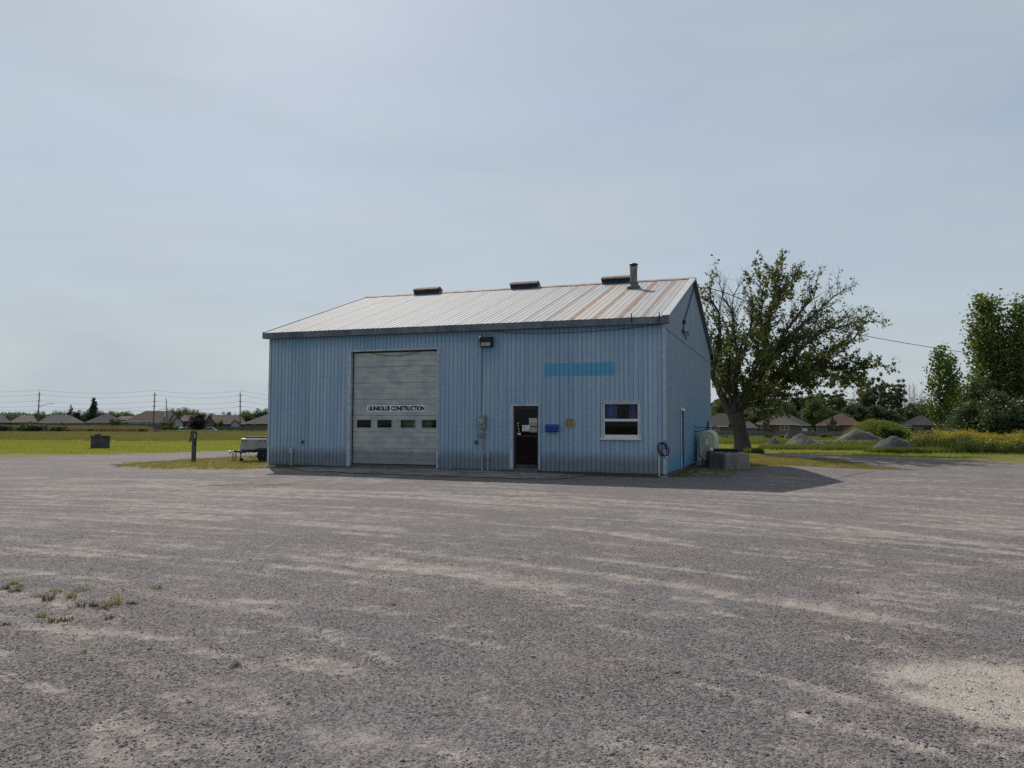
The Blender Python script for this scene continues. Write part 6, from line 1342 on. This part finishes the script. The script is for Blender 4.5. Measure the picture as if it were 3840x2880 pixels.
q0 = scatter(2500, 24, 46, 37, 46, 229, lambda x, y, g: (np.abs(y - (43.6 - .12 * (x - 24) + .8 * fbm(x, y * 0, 75, 3))) < .7) & ~is_gravel(x, y)); blades('dry_verge', q0, .2, M_DRYGRASS, 'strip of dry cut grass before the goldenrod', 230, 6, .012, .12)
# bushes of the left field edge
bm = [crown_tree('field_bush_a', 2.0, 1.6, 34, 'round', 3200, .16, .05, .0, 18, M_FARLEAF), crown_tree('field_bush_b', 2.0, 1.5, 35, 'round', 3000, .16, .05, .0, 16, M_FARLIGHT)]
for px, top, w_, Y, k, lb in ((10, 1588, 36, 128, 0, 'dark bush at the left edge of the field'), (38, 1594, 40, 129, 1, 'light bush beside the dark one at the left edge'), (66, 1598, 34, 131, 1, 'low light bush left of the leftmost utility pole'), (104, 1576, 44, 130, 0, 'tall dark bush just left of the leftmost utility pole'), (135, 1586, 60, 129, 0, 'broad dark bush around the foot of the leftmost utility pole'), (160, 1590, 34, 130, 0, 'dark bush right of the leftmost utility pole'),
                              (206, 1597, 34, 131, 1, 'grey-green bush in the tall grass below the long grey roof'), (232, 1591, 34, 129, 0, 'dark pointed bush in the tall grass'), (258, 1608, 22, 130, 1, 'small low bush right of the dark pointed bush'), (292, 1612, 18, 130, 0, 'tiny dark bush in the tall grass below the evergreen'), (336, 1606, 14, 131, 0, 'upright dark sprig in the tall grass'),
                              (361, 1585, 28, 170, 0, 'small dark shrub before the pointed dark roof'), (430, 1564, 48, 175, 1, 'round light green shrub below the pointed dark roof'), (242, 1578, 24, 180, 0, 'dark shrub against the long grey roof'), (470, 1612, 16, 132, 0, 'tiny bush right of the concrete box'), (538, 1604, 24, 131, 0, 'small bush near the second utility pole'), (590, 1611, 20, 131, 0, 'low dark bush right of the second utility pole'), (632, 1573, 60, 168, 1, 'tall light shrub by the short leaning pole'), (828, 1568, 14, 195, 0, 'slim dark cypress before the middle houses'), (808, 1574, 16, 195, 0, 'shorter dark cypress before the middle houses')):
    by_px(bm[k], 2.0, 1.55, 'field_bush', lb, px, top, Y, w_, 'bushes along the left field', 'bush')
blades('fence_weeds', scatter(2600, -75, -40, 150, 182, 231), .8, M_RWEED, 'weeds along the foot of the left fences', 232, 6, .05, .4)
for px, top, w_, lb in ((2880, 1622, 40, 'leafy weed bush before the right fence near the maple'), (2935, 1626, 50, 'weed bush behind the blue-grey gravel pile'), (3100, 1622, 60, 'weed bush before the fence under the spruce'), (3180, 1626, 50, 'weed bush left of the largest gravel pile'), (2720, 1630, 80, 'weed clump behind the oil tank'), (3430, 1642, 50, 'weed clump between green mound and goldenrod'), (3560, 1605, 60, 'reddish green bush below the small beige house')):
    by_px(bm[1], 2.0, 1.55, 'weed_bush', lb, px, top, 95 if px < 3400 else 62, w_, 'weed bushes on the right', 'bush')
wf = np.concatenate([np.array([bp(x_, -.05 - .25 * rnd.random() ** 2) for x_ in [rnd.uniform(-3.4, -.2) for _ in range(160)]]), np.array([bp(x_, -.05 - .3 * rnd.random() ** 2) for x_ in [rnd.uniform(-14, -12.2) for _ in range(120)]]), np.array([bp(.1 + .5 * rnd.random() ** 2, y_) for y_ in [rnd.uniform(.5, 7) for _ in range(260)]])])
wf[:, 2] = height(wf[:, 0], wf[:, 1]) - .01; blades('wall_foot_grass', wf, .12, M_WEED, 'sparse grass and weeds along the foot of the shed walls', 240, 6, .007, .05)
# maple suckers at the trunk foot
q = gp(2825, 1700); blades('trunk_weeds', scatter(260, q[0] - .35, q[0] + .45, q[1] - .3, q[1] + .4, 233), .38, M_WEED, 'tuft of weeds at the foot of the maple trunk', 234, 7, .03, .1)

# ------------------------------------------------------------------ weeds in the near gravel
M_DRYWEED = leaf_mat('dry_weed', (.07, .05, .032), (.13, .095, .06), .2); M_GREENWEED = leaf_mat('green_weed', (.06, .11, .02), (.13, .2, .045), .35); M_OLIVE = leaf_mat('olive_weed', (.1, .1, .022), (.2, .185, .05), .35)
def weed(px, py, w, h, m, label, seed):
    w, h = w * .85, h * .85; q = gp(px, py); g = np.random.default_rng(seed); n = 10; pts = np.stack([g.normal(size=n) * w * .24, g.normal(size=n) * w * .2, np.zeros(n) - .01], 1)
    o = blades('weed_clump', pts, h, m, None, seed, 7, .0028, .012, None, 1.1, None, (q[0], q[1], float(sample_grid(GZ_G, q[0], q[1]))), True, kind=None, hvar=.75); tag(o, label, 'weed', 'weeds in the near gravel')
S = 700 / 2212
for i, (zx, zy, w, h, m, lb) in enumerate(((75, 345, .16, .09, M_DRYWEED, 'brownish weed nearest the left picture edge'), (175, 285, .08, .07, M_OLIVE, 'small olive weed above the leftmost brown one'), (185, 375, .1, .07, M_DRYWEED, 'small brown weed right of the leftmost one'), (240, 320, .09, .06, M_GREENWEED, 'faint green sprout right of the leftmost weeds'), (590, 470, .22, .12, M_DRYWEED, 'long brown weed clump left of the centre of the weed patch'),
        (665, 375, .16, .06, M_GREENWEED, 'low green weed just behind the long brown clump'), (835, 450, .1, .09, M_OLIVE, 'olive weed between the brown clump and the biggest tuft'), (975, 370, .16, .07, M_GREENWEED, 'bright green weed farthest back in the weed patch'), (1330, 530, .26, .15, M_OLIVE, 'biggest yellow-green grass tuft in the near gravel'), (990, 560, .16, .09, M_DRYWEED, 'brown weed in front of the biggest tuft'), (1110, 555, .12, .08, M_DRYWEED, 'brown weed joined to the left of the biggest tuft'),
        (480, 680, .09, .06, M_GREENWEED, 'small green weed at the front of the patch'), (610, 735, .14, .08, M_DRYWEED, 'brown weed right of the small front green one'), (800, 715, .14, .08, M_DRYWEED, 'brown weed second from the front green one'), (1310, 690, .14, .06, M_DRYWEED, 'pale brown weed in front of the biggest tuft on dust'), (1250, 580, .12, .07, M_DRYWEED, 'thin brown weed touching the foot of the biggest tuft'), (1860, 340, .16, .07, M_GREENWEED, 'lone green weed to the right of the weed patch'), (60, 780, .1, .05, M_DRYWEED, 'thin brown weed at the lower left of the patch'), (1560, 520, .1, .06, M_DRYWEED, 'thin brown weed right of the biggest tuft'), (430, 435, .1, .05, M_DRYWEED, 'faint brown weed left of the long brown clump'))):
    weed(zx * S, 2100 + zy * S, w, h, m, lb, 300 + i)
weed(312, 2446, .06, .04, M_GREENWEED, 'tiny green weed low in the gravel on the left', 330); weed(1478, 2268, .05, .05, M_OLIVE, 'tiny olive weed alone in the middle gravel', 331); weed(885, 2500, .08, .05, M_DRYWEED, 'dry brown weed alone in the near gravel left of centre', 332)
